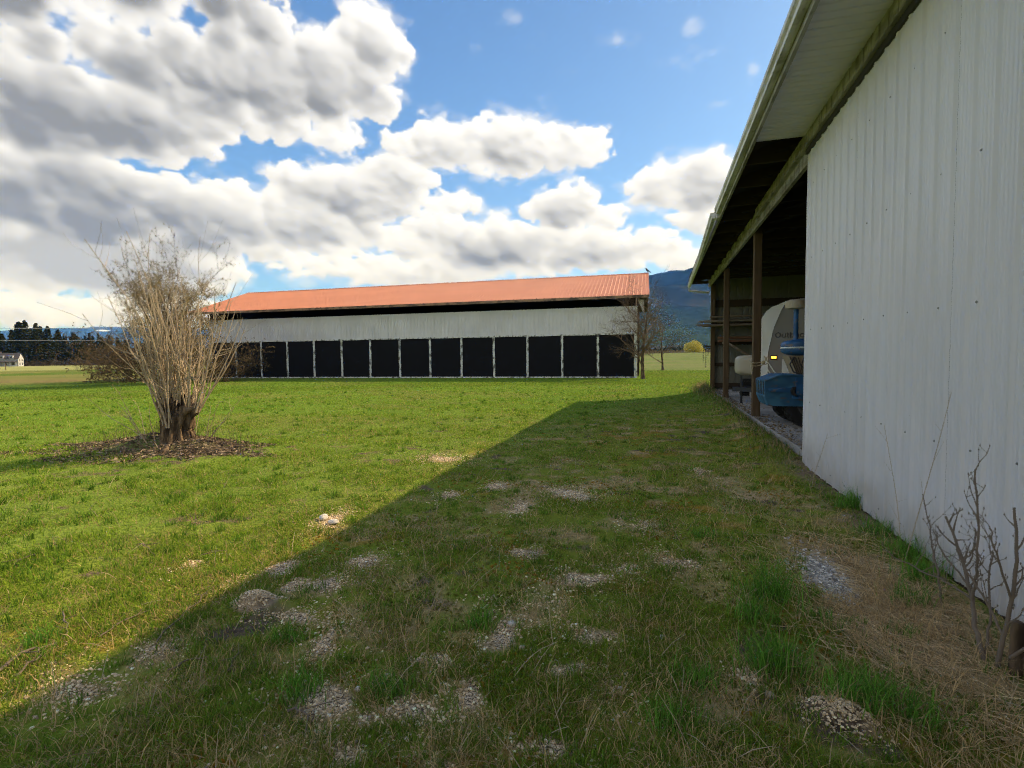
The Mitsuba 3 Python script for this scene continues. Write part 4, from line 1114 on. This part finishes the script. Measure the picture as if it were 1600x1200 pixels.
for row, (r, m) in enumerate(((350, 40), (366, 38), (384, 34))):
    for k in range(m):
        az = -63.5 + (18, 17, 16)[row] * (k + .5) / m + rng.uniform(-.25, .25)
        spots.append((az, r + rng.uniform(-8, 8), tree_h(az) * rng.uniform(.72, 1.05) * (1, 1.04, 1.1)[row], rng.integers(0, 4)))
for az, r, h, kd in spots:
    x, y = on_bearing(az, r)
    t = thing('conifer', 'dark conifer in the far treeline along the left horizon', 'tree', 'conifers in the far treeline')
    M = T().translate([x, y, gz1(x, y) - .2]).rotate([0, 0, 1], float(rng.uniform(0, 360))).scale([h * 1.25, h * 1.25, h])
    scene[f'{t}__crown'] = {**kinds[kd][0], 'to_world': M}
    scene[f'{t}__trunk'] = {**kinds[kd][1], 'to_world': M}
# bare brush at the foot of the treeline and of the mountain
def brush(name, lab, pts, size, hgt, ca, cb, per=60):
    rng = np.random.default_rng(99)
    cen = []
    for x, y in pts:
        q = rng.normal(0, 1, (per, 3)) * [size, size, hgt * .33]; q[:, 2] = np.abs(q[:, 2])
        cen.append(q + [x, y, gz1(x, y)])
    cen = np.vstack(cen)
    v, f, c = cards(rng, cen, rng.uniform(.25, .7, len(cen)) * size * .4, tones(rng, len(cen), ca, cb, .2), aspect=.45)
    k = thing(name, lab, None, None, 'stuff')
    scene[k] = mikit.ply((v, f), 'needle', color=c)
brush('brush', 'brown bare brush along the foot of the far treeline', [on_bearing(a, 338 + 6 * math.sin(a * 9)) for a in np.linspace(-68, -41, 120)], 2.2, 4.2, (.05, .04, .025), (.11, .085, .06), 90)
brush('brush', 'dark massed evergreens closing the gaps of the far treeline', [on_bearing(a, 396 + 6 * math.sin(a * 9)) for a in np.linspace(-69, -41, 190)], 3.0, 15., (.022, .027, .010), (.048, .050, .022), 110)
brush('brush', 'tan brush line at the far edge of the right field below the mountain', [on_bearing(a, 285 + 10 * math.sin(a * 7)) for a in np.linspace(-3, 9, 60)], 2.0, 2.2, (.12, .10, .06), (.30, .24, .15), 90)
brush('brush', 'dark woods below the mountain behind the right field', [on_bearing(a, 420 + 20 * math.sin(a * 5)) for a in np.linspace(-4, 10, 90)], 4.0, 8.0, (.02, .03, .018), (.06, .065, .035), 90)
# yellow willow
rng = np.random.default_rng(3)
wl = thing('willow', 'round yellow budding willow at the foot of the mountain', 'tree')
wx, wy = on_bearing(3.55, 262); wz = gz1(wx, wy)
put(wl, 'trunk', MB().tube([(wx, wy, wz - .3), (wx + .2, wy, wz + 3), (wx, wy, wz + 5)], [.45, .35, .2], 7).tube([(wx, wy, wz + 2), (wx + 1.6, wy, wz + 5)], [.3, .1], 6).tube([(wx, wy, wz + 2), (wx - 1.7, wy, wz + 5)], [.3, .1], 6), 'twig_brown')
n = 7000
q = rng.normal(0, 1, (n, 3)); q /= np.linalg.norm(q, axis=1, keepdims=True); q[:, 2] = np.abs(q[:, 2]); q *= rng.random((n, 1)) ** .33
q *= [4.9, 4.9, 5.2]; lob = meshkit.fbm(q * .5 + 9, 3, 1); q = q[lob > .40]; q *= .62 + .80 * meshkit.fbm(q * .33, 3, 4)[:, None]
v, f, c = cards(rng, q + [wx, wy, wz + .3], rng.uniform(.12, .28, len(q)), tones(rng, len(q), (.36, .33, .06), (.60, .53, .14), .12), aspect=.4)
put(wl, 'crown', (v, f), 'leaf', color=c)

# white farmhouse
mat('house_white', (.46, .46, .46), .6); mat('house_roof', (.055, .05, .05), .8); mat('house_glass', (.03, .035, .04), .15, .6)
hs = thing('farmhouse', 'white two-storey farmhouse with dark roof and long porch at the left edge', 'house')
hx, hy = on_bearing(-60.45, 322)
HW = T().translate([hx, hy, gz1(hx, hy)]).rotate([0, 0, 1], 42).scale([.85, .85, .78])     # local x along the long front
def hput(name, vf, bsdf, **kw): return put(hs, name, vf, bsdf, to_world=HW, **kw)
hput('wall', MB().box(-13, 3.5, 0, 7, -.3, 4.6), 'house_white')
hput('gable', prism([(0, 4.6), (7, 4.6), (3.5, 7.6)], 3.3, 3.5, 'x'), 'house_white')
for s in (0, 1):
    ya, yb = (-.5, 3.5) if s == 0 else (7.5, 3.5)
    hput('roof', (np.array([[-13.4, ya, 4.35], [3.8, ya, 4.35], [3.8, yb, 7.8], [-13.4, yb, 7.8], [-13.4, ya, 4.2], [3.8, ya, 4.2], [3.8, yb, 7.62], [-13.4, yb, 7.62]]), np.array([[0, 1, 2, 3], [4, 5, 6, 7], [0, 1, 5, 4], [1, 2, 6, 5], [0, 3, 7, 4]])), 'house_roof')
hput('porch_roof', prism([(-3.0, 2.5), (0, 3.4), (0, 3.25), (-3.0, 2.35)], -13, 3.5, 'x'), 'house_roof')
for k in range(8):
    hput('porch_post', MB().box(-12.8 + 2.3 * k, -12.6 + 2.3 * k, -2.9, -2.7, -.3, 2.4), 'house_white')
for k in range(4):
    d = hput('dormer', MB().box(-11.5 + 3.8 * k, -9.9 + 3.8 * k, -.2, 2.2, 4.5, 6.2), 'house_white')
    scene[f'{d}__window'] = mikit.ply(MB().box(-11.2 + 3.8 * k, -10.2 + 3.8 * k, -.24, -.2, 4.8, 5.9).get(), 'house_glass', to_world=HW)
for k in range(5):
    hput('window', MB().box(-12 + 3.2 * k, -10.8 + 3.2 * k, -.04, 0, .8, 2.3), 'house_glass')
for y in (1.6, 4.6):
    for z in (.8, 3.0):
        hput('window', MB().box(3.5, 3.54, y, y + 1.0, z, z + 1.4), 'house_glass')
hput('chimney', MB().box(-5, -4.2, 3.2, 4.0, 7, 8.6), 'roof_rust')
# wires on two poles
mat('wire_grey', (.50, .50, .47), .5)
pa, pb = np.array(on_bearing(-76, 118)), np.array(on_bearing(-46.5, 86))
for p, lab in ((pa, 'wooden utility pole beyond the left edge'), (pb, 'wooden utility pole hidden behind the budding tree')):
    u = thing('utility_pole', lab, 'pole')
    put(u, 'shaft', MB().tube([(p[0], p[1], -.5), (p[0], p[1], 8.2)], [.14, .10], 8), 'old_wood')
for z, lab in ((6.4, 'upper pale wire crossing the far treeline at left'), (4.75, 'lower pale wire crossing the far treeline at left')):
    w = thing('wire', lab, 'wire')
    t = np.linspace(0, 1, 24)[:, None]
    zz = z - .5 * (1 - (2 * t[:, 0] - 1) ** 2) * .35
    P = np.hstack([pa * (1 - t) + pb * t, zz[:, None]])
    MB().tube(P, .026, 4).put(w, 'wire_grey')
fp = thing('fence_post', 'thin dark post standing in the field before the farmhouse', 'post')
fx, fy = on_bearing(-60.7, 165)
put(fp, 'shaft', MB().tube([(fx, fy, -.3), (fx, fy, 1.5)], .07, 6), 'twig_brown')

# ------------------------------------------------------------------ grass, straw, gravel, sticks and stones
def blades(rng, x, y, h, w, cols, lean=.45, base=-.008):
    n = len(x)
    z = height(x, y) + base
    a = rng.uniform(0, 2 * PI, n); yaw = rng.uniform(0, 2 * PI, n)
    L = np.abs(rng.normal(lean, .25, n)) * h
    dx, dy = np.cos(a), np.sin(a)
    sx, sy = np.cos(yaw) * w * .5, np.sin(yaw) * w * .5
    hz = h * np.sqrt(np.clip(1 - (L / np.maximum(h, 1e-6)) ** 2 * .6, .08, 1))
    mx, my, mz = x + dx * L * .30, y + dy * L * .30, z + hz * .58
    tx, ty, tz = x + dx * L, y + dy * L, z + hz
    v = np.stack([np.stack([x - sx, y - sy, z], 1), np.stack([x + sx, y + sy, z], 1), np.stack([mx - sx * .8, my - sy * .8, mz], 1), np.stack([mx + sx * .8, my + sy * .8, mz], 1), np.stack([tx, ty, tz], 1)], 1).reshape(-1, 3)
    i = np.arange(n) * 5
    f = np.vstack([np.stack([i, i + 1, i + 3], 1), np.stack([i, i + 3, i + 2], 1), np.stack([i + 2, i + 3, i + 4], 1)])
    return v, f, np.repeat(cols, 5, 0)


def wedge(rng, n, r0, r1, power):
    """Ground points in view, thinning with distance."""
    u = rng.random(n)
    r = (r0 ** (1 - power) + u * (r1 ** (1 - power) - r0 ** (1 - power))) ** (1 / (1 - power))
    a = np.radians(rng.uniform(-70, 36, n))
    return r * np.sin(a), r * np.cos(a), r


def inshed(x, y):
    return (x > 2.03) & (y < 24.3)


def noise2(x, y, f, seed):
    return meshkit.fbm(np.stack([x * f, y * f, x * 0 + seed], -1), 3, seed)


def worn(x, y):
    return sstep(-5.6, -1.8, x - .16 * (y - 2) + 1.6 * (noise2(x, y, .9, 2) - .5)) * sstep(24, 13, y)


def bare(x, y):
    g = lumps(x, y, np, 1.05)
    for a, b, ra, rb, h in DIRT:
        g = np.maximum(g, 1.5 * np.exp(-(((x - a) / ra) ** 2 + ((y - b) / rb) ** 2) ** 2))
    g = np.maximum(g, 1.6 * np.exp(-(((x - GREY[0]) / GREY[2]) ** 2 + ((y - GREY[1]) / GREY[3]) ** 2) ** 2))
    g = np.maximum(g, 1.35 * np.exp(-(((x - MOUND[0]) / 1.6) ** 2 + ((y - MOUND[1]) / .92) ** 2) ** 1.2))
    g = np.maximum(g, .9 * np.exp(-(((x - 1.45) / .45) ** 2 + ((y - 3.9) / 1.1) ** 2)))
    return g


def sunk(rng, x, y, keep):
    k = rng.random(len(x)) < keep
    return x[k], y[k], k


rng = np.random.default_rng(101)
# green turf
x, y, r = wedge(rng, 640000, 1.3, 34, 1.25)
cl = noise2(x, y, 1.8, 11); cl2 = noise2(x, y, 7.0, 12)
w = worn(x, y)
keep = (1 - w) * (.35 + .9 * sstep(.3, .6, cl)) + w * sstep(.40, .62, cl * .5 + cl2 * .5) * .85
keep = keep * np.clip(1.08 - 1.08 * sstep(.3, .85, bare(x, y) + .4 * (cl2 - .5)), .02, 1) * ~inshed(x, y)
k = rng.random(len(x)) < keep
x, y, r, cl, cl2, w = (q[k] for q in (x, y, r, cl, cl2, w))
n = len(x)
h = (.018 + .05 * sstep(.35, .75, cl) * rng.random(n) + .025 * rng.random(n)) * (1 - .25 * w) * (1 + r / 60)
wd = (.0022 + .0016 * rng.random(n)) * (1 + r / 4.5)
g = tones(rng, n, (.145, .255, .02), (.28, .375, .042), .14)
g = g * (1 - w[:, None] * .3) + w[:, None] * .3 * np.array([.17, .25, .025])
old = rng.random(n) < .09 + .16 * sstep(.45, .7, noise2(x, y, 1.1, 14)) + .07 * w
g[old] = tones(rng, old.sum(), (.36, .27, .09), (.50, .39, .17), .12)
v, f, c = blades(rng, x, y, h, wd, g, .62)
gk = thing('grass', 'short green grass growing over the field and yard', None, None, 'stuff')
scene[gk] = mikit.ply((v, f), 'blade', color=c)

# coarser grass farther out
x, y, r = wedge(rng, 150000, 30, 80, 1.1)
k = ~inshed(x, y) & (y < 60 + 2 * noise2(x, y, .5, 3)) & ((x < -40) | (y < 38.3) | (x > -1.2)) & (-.86 * x + .51 * y < 48)
x, y = x[k], y[k]; n = len(x)
v, f, c = blades(rng, x, y, rng.uniform(.04, .11, n), rng.uniform(.012, .03, n), tones(rng, n, (.12, .21, .02), (.24, .32, .05), .16), .5)
gk = thing('far_grass', 'coarse bright grass in front of the long barn', None, None, 'stuff')
scene[gk] = mikit.ply((v, f), 'blade', color=c)

# taller scattered tussocks in the lawn
x0, y0, r0 = wedge(rng, 3400, 1.6, 30, 1.1)
ok = (bare(x0, y0) < .6) & ~inshed(x0, y0); x0, y0 = x0[ok], y0[ok]
m = 22
x = np.repeat(x0, m) + rng.normal(0, .03, len(x0) * m) * np.repeat(rng.uniform(.6, 1.9, len(x0)), m); y = np.repeat(y0, m) + rng.normal(0, .03, len(x0) * m)
hh = np.repeat(rng.uniform(.045, .13, len(x0)) * (1 - .35 * worn(x0, y0)), m) * rng.uniform(.5, 1.1, len(x))
rr_ = np.hypot(x, y)
g = tones(rng, len(x), (.08, .18, .02), (.20, .33, .04), .14) * np.repeat(rng.uniform(.75, 1.25, len(x0)), m)[:, None]
v, f, c = blades(rng, x, y, hh, (.003 + .001 * rng.random(len(x))) * (1 + rr_ / 6), g, .5)
gk = thing('tussocks', 'small darker grass tussocks scattered through the lawn', None, None, 'stuff')
scene[gk] = mikit.ply((v, f), 'blade', color=c)

# dead straw lying and standing among the grass
x, y, r = wedge(rng, 190000, 1.3, 22, 1.35)
w = worn(x, y); cl = noise2(x, y, 2.6, 21)
hollow = np.exp(-(((x - 1.45) / .55) ** 2 + ((y - 3.9) / 1.3) ** 2)) + .35 * np.exp(-(((x - .9) / .9) ** 2 + ((y - 6.6) / 2) ** 2)) + .2 * np.exp(-(((x - 1.2) / .6) ** 2 + ((y - 10.5) / 3) ** 2))
keep = (.05 + .25 * w * sstep(.42, .62, cl) + .5 * hollow) * ~inshed(x, y) * (lumps(x, y, np) < .75) * (np.exp(-(((x - GREY[0]) / .2) ** 2 + ((y - GREY[1]) / .5) ** 2)) < .4)
k = rng.random(len(x)) < keep
x, y, r, hollow = x[k], y[k], r[k], hollow[k]
n = len(x)
h = rng.uniform(.04, .12, n) * (1 + .9 * np.clip(hollow, 0, 1))
v, f, c = blades(rng, x, y, h, (.0018 + .0012 * rng.random(n)) * (1 + r / 5), tones(rng, n, (.38, .27, .13), (.72, .53, .28), .15), .93, .004)
gk = thing('straw', 'matted dead straw lying among the grass by the shed', None, None, 'stuff')
scene[gk] = mikit.ply((v, f), 'blade', color=c)

# moss cushions
x, y, r = wedge(rng, 30000, 1.4, 12, 1.3)
k = (worn(x, y) > .4) & (noise2(x, y, 1.9, 31) > .53) & ~inshed(x, y) & (bare(x, y) < .4)
x, y, r = x[k], y[k], r[k]; n = len(x)
ox = noise2(x, y, 1.1, 33)
mc = np.where((ox > .56)[:, None], tones(rng, n, (.24, .14, .02), (.38, .21, .03), .15), tones(rng, n, (.14, .15, .025), (.22, .21, .05), .15))
v, f, c = cards(rng, np.stack([x, y, height(x, y) + .006], 1), rng.uniform(.006, .014, n) * (1 + r / 8), mc, flat=.5, aspect=.6)
gk = thing('moss', 'olive and rust coloured moss in the worn yard', None, None, 'stuff')
scene[gk] = mikit.ply((v, f), 'leaf', color=c)

# long green tufts, one by one
TUFTS = [(.73, 3.70, .34, 240, 'tall bright green tuft left of the grey gravel patch'), (.56, 3.36, .20, 130, 'low green tuft between the two tall tufts left of the straw hollow'), (.57, 2.86, .30, 240, 'tall green tuft nearest the bottom of the photo, in line with the first tall tuft'),
         (1.99, 6.20, .26, 200, 'dark green tuft against the foot of the white wall, farthest along it'), (1.93, 5.35, .20, 140, 'green tuft at the wall foot, second from its far end'), (1.92, 4.80, .24, 170, 'green tuft at the wall foot beside the dry stems'), (1.86, 4.36, .26, 190, 'dense green tuft at the wall foot just left of the bare shrub'),
         (1.0, 3.5, .12, 70, 'small green tuft alone in the straw below the gravel'), (1.38, 3.46, .12, 70, 'small green tuft in the straw to the left of the shrub base'), (.19, 2.62, .16, 120, 'broad low green tuft left of the bare dirt heap'), (.98, 2.72, .20, 170, 'green tuft between the bare dirt heap and the shrub'), (.86, 2.60, .2, 150, 'green tuft just behind the bare dirt heap'),
         (1.12, 2.62, .18, 130, 'green tuft at the bottom edge right of the bare dirt heap'), (-1.72, 2.07, .17, 130, 'green tuft left of the reddish gravel patch at the bottom'), (-1.30, 2.20, .14, 100, 'green tuft right of the reddish gravel patch at the bottom'), (-1.05, 2.90, .15, 120, 'green tuft left of the large pale gravel patch'),
         (-2.12, 2.45, .13, 100, 'green tuft beside the two small gravel patches at lower left'), (-3.5, 2.05, .13, 110, 'green tuft near the bottom left corner'), (.05, 2.3, .15, 130, 'green tuft at the bottom edge below the middle of the yard'), (.40, 4.9, .13, 90, 'grass tuft beyond the tall tufts in the dry patch'), (1.62, 3.95, .2, 120, 'green tuft between the straw hollow and the wall')]
for (x0, y0, hh, m, lab) in TUFTS:
    k = thing('grass_tuft', lab, 'grass tuft')
    rad = .035 + .16 * hh
    x, y = x0 + rng.normal(0, rad, m), y0 + rng.normal(0, rad * .8, m)
    x = np.minimum(x, 2.03)
    g = tones(rng, m, (.08, .22, .025), (.19, .40, .055), .14)
    g[rng.random(m) < .06] = (.34, .28, .15)
    v, f, c = blades(rng, x, y, hh * rng.uniform(.45, 1.1, m), .0042 + .002 * rng.random(m), g, .5)
    scene[k] = mikit.ply((v, f), 'blade', color=c)
# long dead straw combed down the hollow
n = 2600
x, y = 1.42 + rng.normal(0, .27, n), 3.75 + rng.normal(0, .62, n)
k = (x < 1.98) & (np.exp(-(((x - GREY[0] + .05) / .25) ** 2 + ((y - GREY[1]) / .60) ** 2)) < .42); x, y = x[k], y[k]; n = len(x)
a = -.82 + rng.normal(0, .55, n) + np.where(rng.random(n) < .5, PI, 0); L = rng.uniform(.10, .34, n); bend = rng.normal(0, .35, n)
P = []
for t in (0, .33, .67, 1.0):
    aa = a + bend * t
    X, Y = x + np.cos(aa) * L * (t - .5), np.minimum(y + np.sin(aa) * L * (t - .5), 99)
    P.append(np.stack([np.minimum(X, 2.03), Y, height(X, Y) + .012 + .02 * rng.random(n) * (1 if 0 < t < 1 else .3)], 1))
P = np.stack(P, 1)
sd = np.stack([-np.sin(a), np.cos(a), .5 + 0 * a], 1) * (.0011 + .0009 * rng.random(n))[:, None]
v = np.concatenate([P - sd[:, None], P + sd[:, None]], 1).reshape(-1, 3)
i = np.arange(n) * 8
f = np.vstack([np.stack([i + j, i + j + 1, i + j + 5, i + j + 4], 1) for j in range(3)])
gk = thing('dead_straw', 'long dead straw combed flat in the hollow by the wall', None, None, 'stuff')
scene[gk] = mikit.ply((v, f), 'needle', color=np.repeat(tones(rng, n, (.34, .235, .115), (.76, .57, .32), .16), 8, 0))

# taller dead grass at the shed corner and along the slab edge
x, y = rng.uniform(1.1, 2.13, 12000), rng.uniform(8.3, 25.5, 12000)
k = rng.random(12000) < sstep(1.2, 2.1, x) * (.5 + .5 * sstep(18, 22, y)); x, y = x[k], y[k]; n = len(x)
g = np.where((rng.random(n) < .5)[:, None], tones(rng, n, (.26, .19, .11), (.44, .34, .20), .15), tones(rng, n, (.06, .14, .02), (.12, .2, .03), .15))
v, f, c = blades(rng, x, y, rng.uniform(.08, .26, n) * (.7 + .9 * sstep(19, 23, y)), .006 + .008 * rng.random(n), g, .5)
gk = thing('verge_grass', 'tall mixed dead and green grass along the edge of the shed floor', None, None, 'stuff')
scene[gk] = mikit.ply((v, f), 'blade', color=c)
n = 2200
x, y = 2.08 + np.abs(rng.normal(0, .22, n)), rng.uniform(8.5, 23.4, n)
x = np.where(rng.random(n) < .25, 2.09 - rng.uniform(0, .12, n), x)
z = np.where(x > 2.115, FZ + .006, height(x, y) + .02)
v, f, c = cards(rng, np.stack([x, y, z], 1), rng.uniform(.012, .045, n), tones(rng, n, (.10, .07, .04), (.36, .27, .16), .2), flat=.85, aspect=.35)
gk = thing('leaf_litter', 'dead leaves and straw blown along the edge of the shed floor', None, None, 'stuff')
scene[gk] = mikit.ply((v, f), 'needle', color=c)
# single tall dry stalks in the lawn
mb = MB()
xs, ys, rs = wedge(rng, 420, 1.6, 16, 1.02)
for x, y in zip(xs, ys):
    if inshed(np.array([x]), np.array([y]))[0]: continue
    z = gz1(x, y); L = rng.uniform(.08, .26); a = rng.uniform(0, 2 * PI); t = rng.uniform(.2, 1.6)
    d = np.array([math.cos(a) * math.sin(t), math.sin(a) * math.sin(t), math.cos(t)])
    if d[2] < .15: d[2] = .1
    mb.tube([(x, y, z), (x + d[0] * L * .5, y + d[1] * L * .5, z + d[2] * L * .6), (x + d[0] * L, y + d[1] * L, z + d[2] * L)], [.0022, .0018, .001], 3, cap=False)
sk = thing('dry_stalks', 'single pale dry stalks sticking out of the grass', None, None, 'stuff')
mb.put(sk, 'pale_shoot')

# gravel: pebbles on the bare patches
octa = trimesh.creation.icosphere(subdivisions=0)
ov, of = np.array(octa.vertices), np.array(octa.faces)
def pebbles(x, y, size, cols, sink=.36):
    n = len(x)
    sc = size[:, None] * np.stack([rng.uniform(.7, 1.3, n), rng.uniform(.7, 1.3, n), rng.uniform(.45, .8, n)], 1)
    a = rng.uniform(0, 2 * PI, n); ca, sa = np.cos(a)[:, None], np.sin(a)[:, None]
    q = ov[None] * sc[:, None] * rng.uniform(.8, 1.2, (n, len(ov), 1))
    vx = q[..., 0] * ca - q[..., 1] * sa + x[:, None]; vy = q[..., 0] * sa + q[..., 1] * ca + y[:, None]
    vz = q[..., 2] + (height(x, y) + size * (.5 - sink))[:, None]
    v = np.stack([vx, vy, vz], -1).reshape(-1, 3)
    f = (of[None] + (np.arange(n) * len(ov))[:, None, None]).reshape(-1, 3)
    return v, f, np.repeat(cols, len(ov), 0)
px_, py_ = [], []
for a, b, ra, rb, s in PATCH:
    m = int(6000 * ra * rb * s / .02 * .16) + 60
    q = rng.normal(0, .95, (m, 2)); px_.append(a + q[:, 0] * ra); py_.append(b + q[:, 1] * rb)
px_, py_ = np.concatenate(px_), np.concatenate(py_)
ok = ~inshed(px_, py_) & (noise2(px_, py_, 9, 3) > .36); px_, py_ = px_[ok], py_[ok]; n = len(px_)
sz_ = .0022 + .0085 * rng.random(n) ** 3.4
v, f, c = pebbles(px_, py_, sz_, tones(rng, n, (.40, .28, .15), (.92, .74, .50), .22))
gk = thing('gravel', 'tan and white gravel showing in bare patches of the yard', None, None, 'stuff')
scene[gk] = mikit.ply((v, f), 'vertex', color=c)
n = 1300
q = rng.normal(0, .75, (n, 2)); x, y = GREY[0] + q[:, 0] * GREY[2], GREY[1] + q[:, 1] * GREY[3]
v, f, c = pebbles(x, y, .005 + .010 * rng.random(n) ** 2, tones(rng, n, (.22, .20, .165), (.66, .60, .52), .2))
gk = thing('grey_gravel', 'patch of grey washed gravel in the straw by the wall', None, None, 'stuff')
scene[gk] = mikit.ply((v, f), 'vertex', color=c)
for a, b, ra, rb, h in DIRT:
    n = 1500
    q = rng.normal(0, .5, (n, 2)); x, y = a + q[:, 0] * ra * 1.3, b + q[:, 1] * rb * 1.3
    v, f, c = pebbles(x, y, .002 + .006 * rng.random(n) ** 2.5, tones(rng, n, (.44, .33, .20), (.76, .60, .40), .2))
    gk = thing('dirt_crumbs', 'crumbs of soil and grit on the bare molehill ' + ('at the left edge of the shade' if a < 0 else 'at the bottom right'), None, None, 'stuff')
    scene[gk] = mikit.ply((v, f), 'vertex', color=c)
x, y, r = wedge(rng, 2600, 1.4, 9, 1.2)
k = (worn(x, y) > .45) & ~inshed(x, y); x, y = x[k], y[k]; n = len(x)
v, f, c = pebbles(x, y, .003 + .007 * rng.random(n) ** 3, tones(rng, n, (.36, .29, .21), (.74, .65, .51), .15))
gk = thing('loose_pebbles', 'loose pale pebbles scattered over the yard', None, None, 'stuff')
scene[gk] = mikit.ply((v, f), 'vertex', color=c)

# stones large enough to tell apart
STONES = [(-1.35, 2.303, .020, (.66, .63, .58), 'white stone alone in the grass at bottom centre-left'), (-.561, 2.368, .013, (.62, .60, .55), 'small white stone right of the pale gravel at bottom centre'), (-.541, 2.498, .015, (.36, .26, .12), 'tan round stone above the yellow one in the yard'),
          (-.467, 2.439, .012, (.46, .33, .10), 'small yellow stone in the moss'), (-3.319, 4.46, .05, (.55, .51, .45), 'left half of the pale rock pair at the sunlit edge of the shade'), (-3.16, 4.40, .045, (.60, .56, .50), 'right half of the pale rock pair at the sunlit edge of the shade'),
          (.024, 3.02, .018, (.50, .45, .38), 'pale flat stone in the middle of the worn yard'), (-.86, 2.93, .024, (.48, .44, .38), 'largest stone in the big pale gravel patch'), (-.74, 2.72, .017, (.44, .38, .27), 'rounded tan stone at the right side of the big gravel patch'),
          (.52, 2.63, .022, (.34, .30, .24), 'brown stone left of the bare dirt heap'), (1.241, 3.101, .018, (.55, .51, .45), 'pale stone in the straw left of the shrub'), (-.152, 2.603, .016, (.56, .52, .44), 'cream stone in the yard left of the low broad tuft'), (-.175, 2.482, .014, (.48, .44, .36), 'cream stone nearest the bottom edge left of the dirt heap'),
          (1.245, 2.73, .017, (.52, .48, .42), 'pale stone at the lower right below the shrub'), (-1.446, 2.175, .017, (.62, .57, .50), 'pale stone on the reddish gravel patch')]
ico = trimesh.creation.icosphere(subdivisions=2)
for k, (x, y, s, cc, lab) in enumerate(STONES):
    t = thing('stone', lab, 'stone')
    q = np.array(ico.vertices); q = q * (1 + .5 * (meshkit.fbm(q * 1.6 + k * 7, 3, k) - .5))[:, None] * [1.15, .9, .65] * s
    a = k * 1.3; q = np.stack([q[:, 0] * math.cos(a) - q[:, 1] * math.sin(a), q[:, 0] * math.sin(a) + q[:, 1] * math.cos(a), q[:, 2]], 1)
    scene[t] = mikit.ply((q + [x, y, gz1(x, y) + s * .35], np.array(ico.faces)), 'vertex', smooth=True, color=np.broadcast_to(cc, (len(q), 3)))
# fallen sticks
STICKS = [((-3.369, 1.784), (-3.351, 2.038), .010, 'thick grey stick at the left edge near the bottom'), ((-3.196, 1.741), (-3.283, 1.938), .006, 'short stick beside the thick grey stick at the bottom left'), ((-2.798, 2.185), (-3.089, 2.941), .005, 'longest thin twig lying across the shade edge at lower left'),
          ((-3.174, 2.168), (-3.188, 2.478), .005, 'twig just left of the longest thin twig'), ((-3.765, 2.326), (-3.361, 2.118), .006, 'forked stick in the sunlit grass at lower left'), ((-2.496, 2.029), (-2.378, 2.181), .005, 'dark twig in the shade at the lower left'),
          ((-2.197, 2.11), (-2.253, 2.278), .004, 'small dark twig nearest the reddish gravel'), ((-3.729, 3.338), (-3.633, 3.542), .005, 'twig in sunlit grass left of the small gravel patch'), ((-4.534, 3.439), (-4.13, 3.264), .006, 'pale twig farther out in the sunlit lawn'),
          ((-4.961, 2.749), (-5.072, 2.992), .005, 'pale twig at the left edge of the lawn'), ((-1.70, 1.95), (-1.52, 1.93), .007, 'dark forked stick at the bottom edge beside the gravel')]
for k, (a, b, r, lab) in enumerate(STICKS):
    t = thing('stick', lab, 'stick')
    a, b = np.array(a), np.array(b)
    P = [(*(a + (b - a) * s + rng.normal(0, .012, 2)),) for s in np.linspace(0, 1, 8)]
    P = np.array([(x, y, gz1(x, y) + .012 + .02 * math.sin(3.1 * i / 7)) for i, (x, y) in enumerate(P)])
    mb = MB().tube(P, np.linspace(r, r * .5, 8), 6)
    for q in (3, 5):
        d = np.array([*rng.normal(0, .06, 2), .015]); mb.tube([P[q], P[q] + d * .6, P[q] + d], [r * .5, r * .4, r * .2], 5)
    mb.put(t, 'twig_grey', 60)

# ------------------------------------------------------------------ haze
scene['air'] = {'type': 'homogeneous', 'albedo': {'type': 'rgb', 'value': [.90, .95, .98]}, 'sigma_t': {'type': 'rgb', 'value': [0.7e-5, 2.4e-5, 7.5e-5]}}
scene['haze'] = {'type': 'cube', 'to_world': T().translate([0, 0, 460]).scale([16500, 16500, 500]), 'bsdf': {'type': 'null'}, 'interior': {'type': 'ref', 'id': 'air'}}
scene['camera']['medium'] = {'type': 'ref', 'id': 'air'}
labels['haze'] = {'label': 'thin blue haze over the valley', 'kind': 'stuff'}
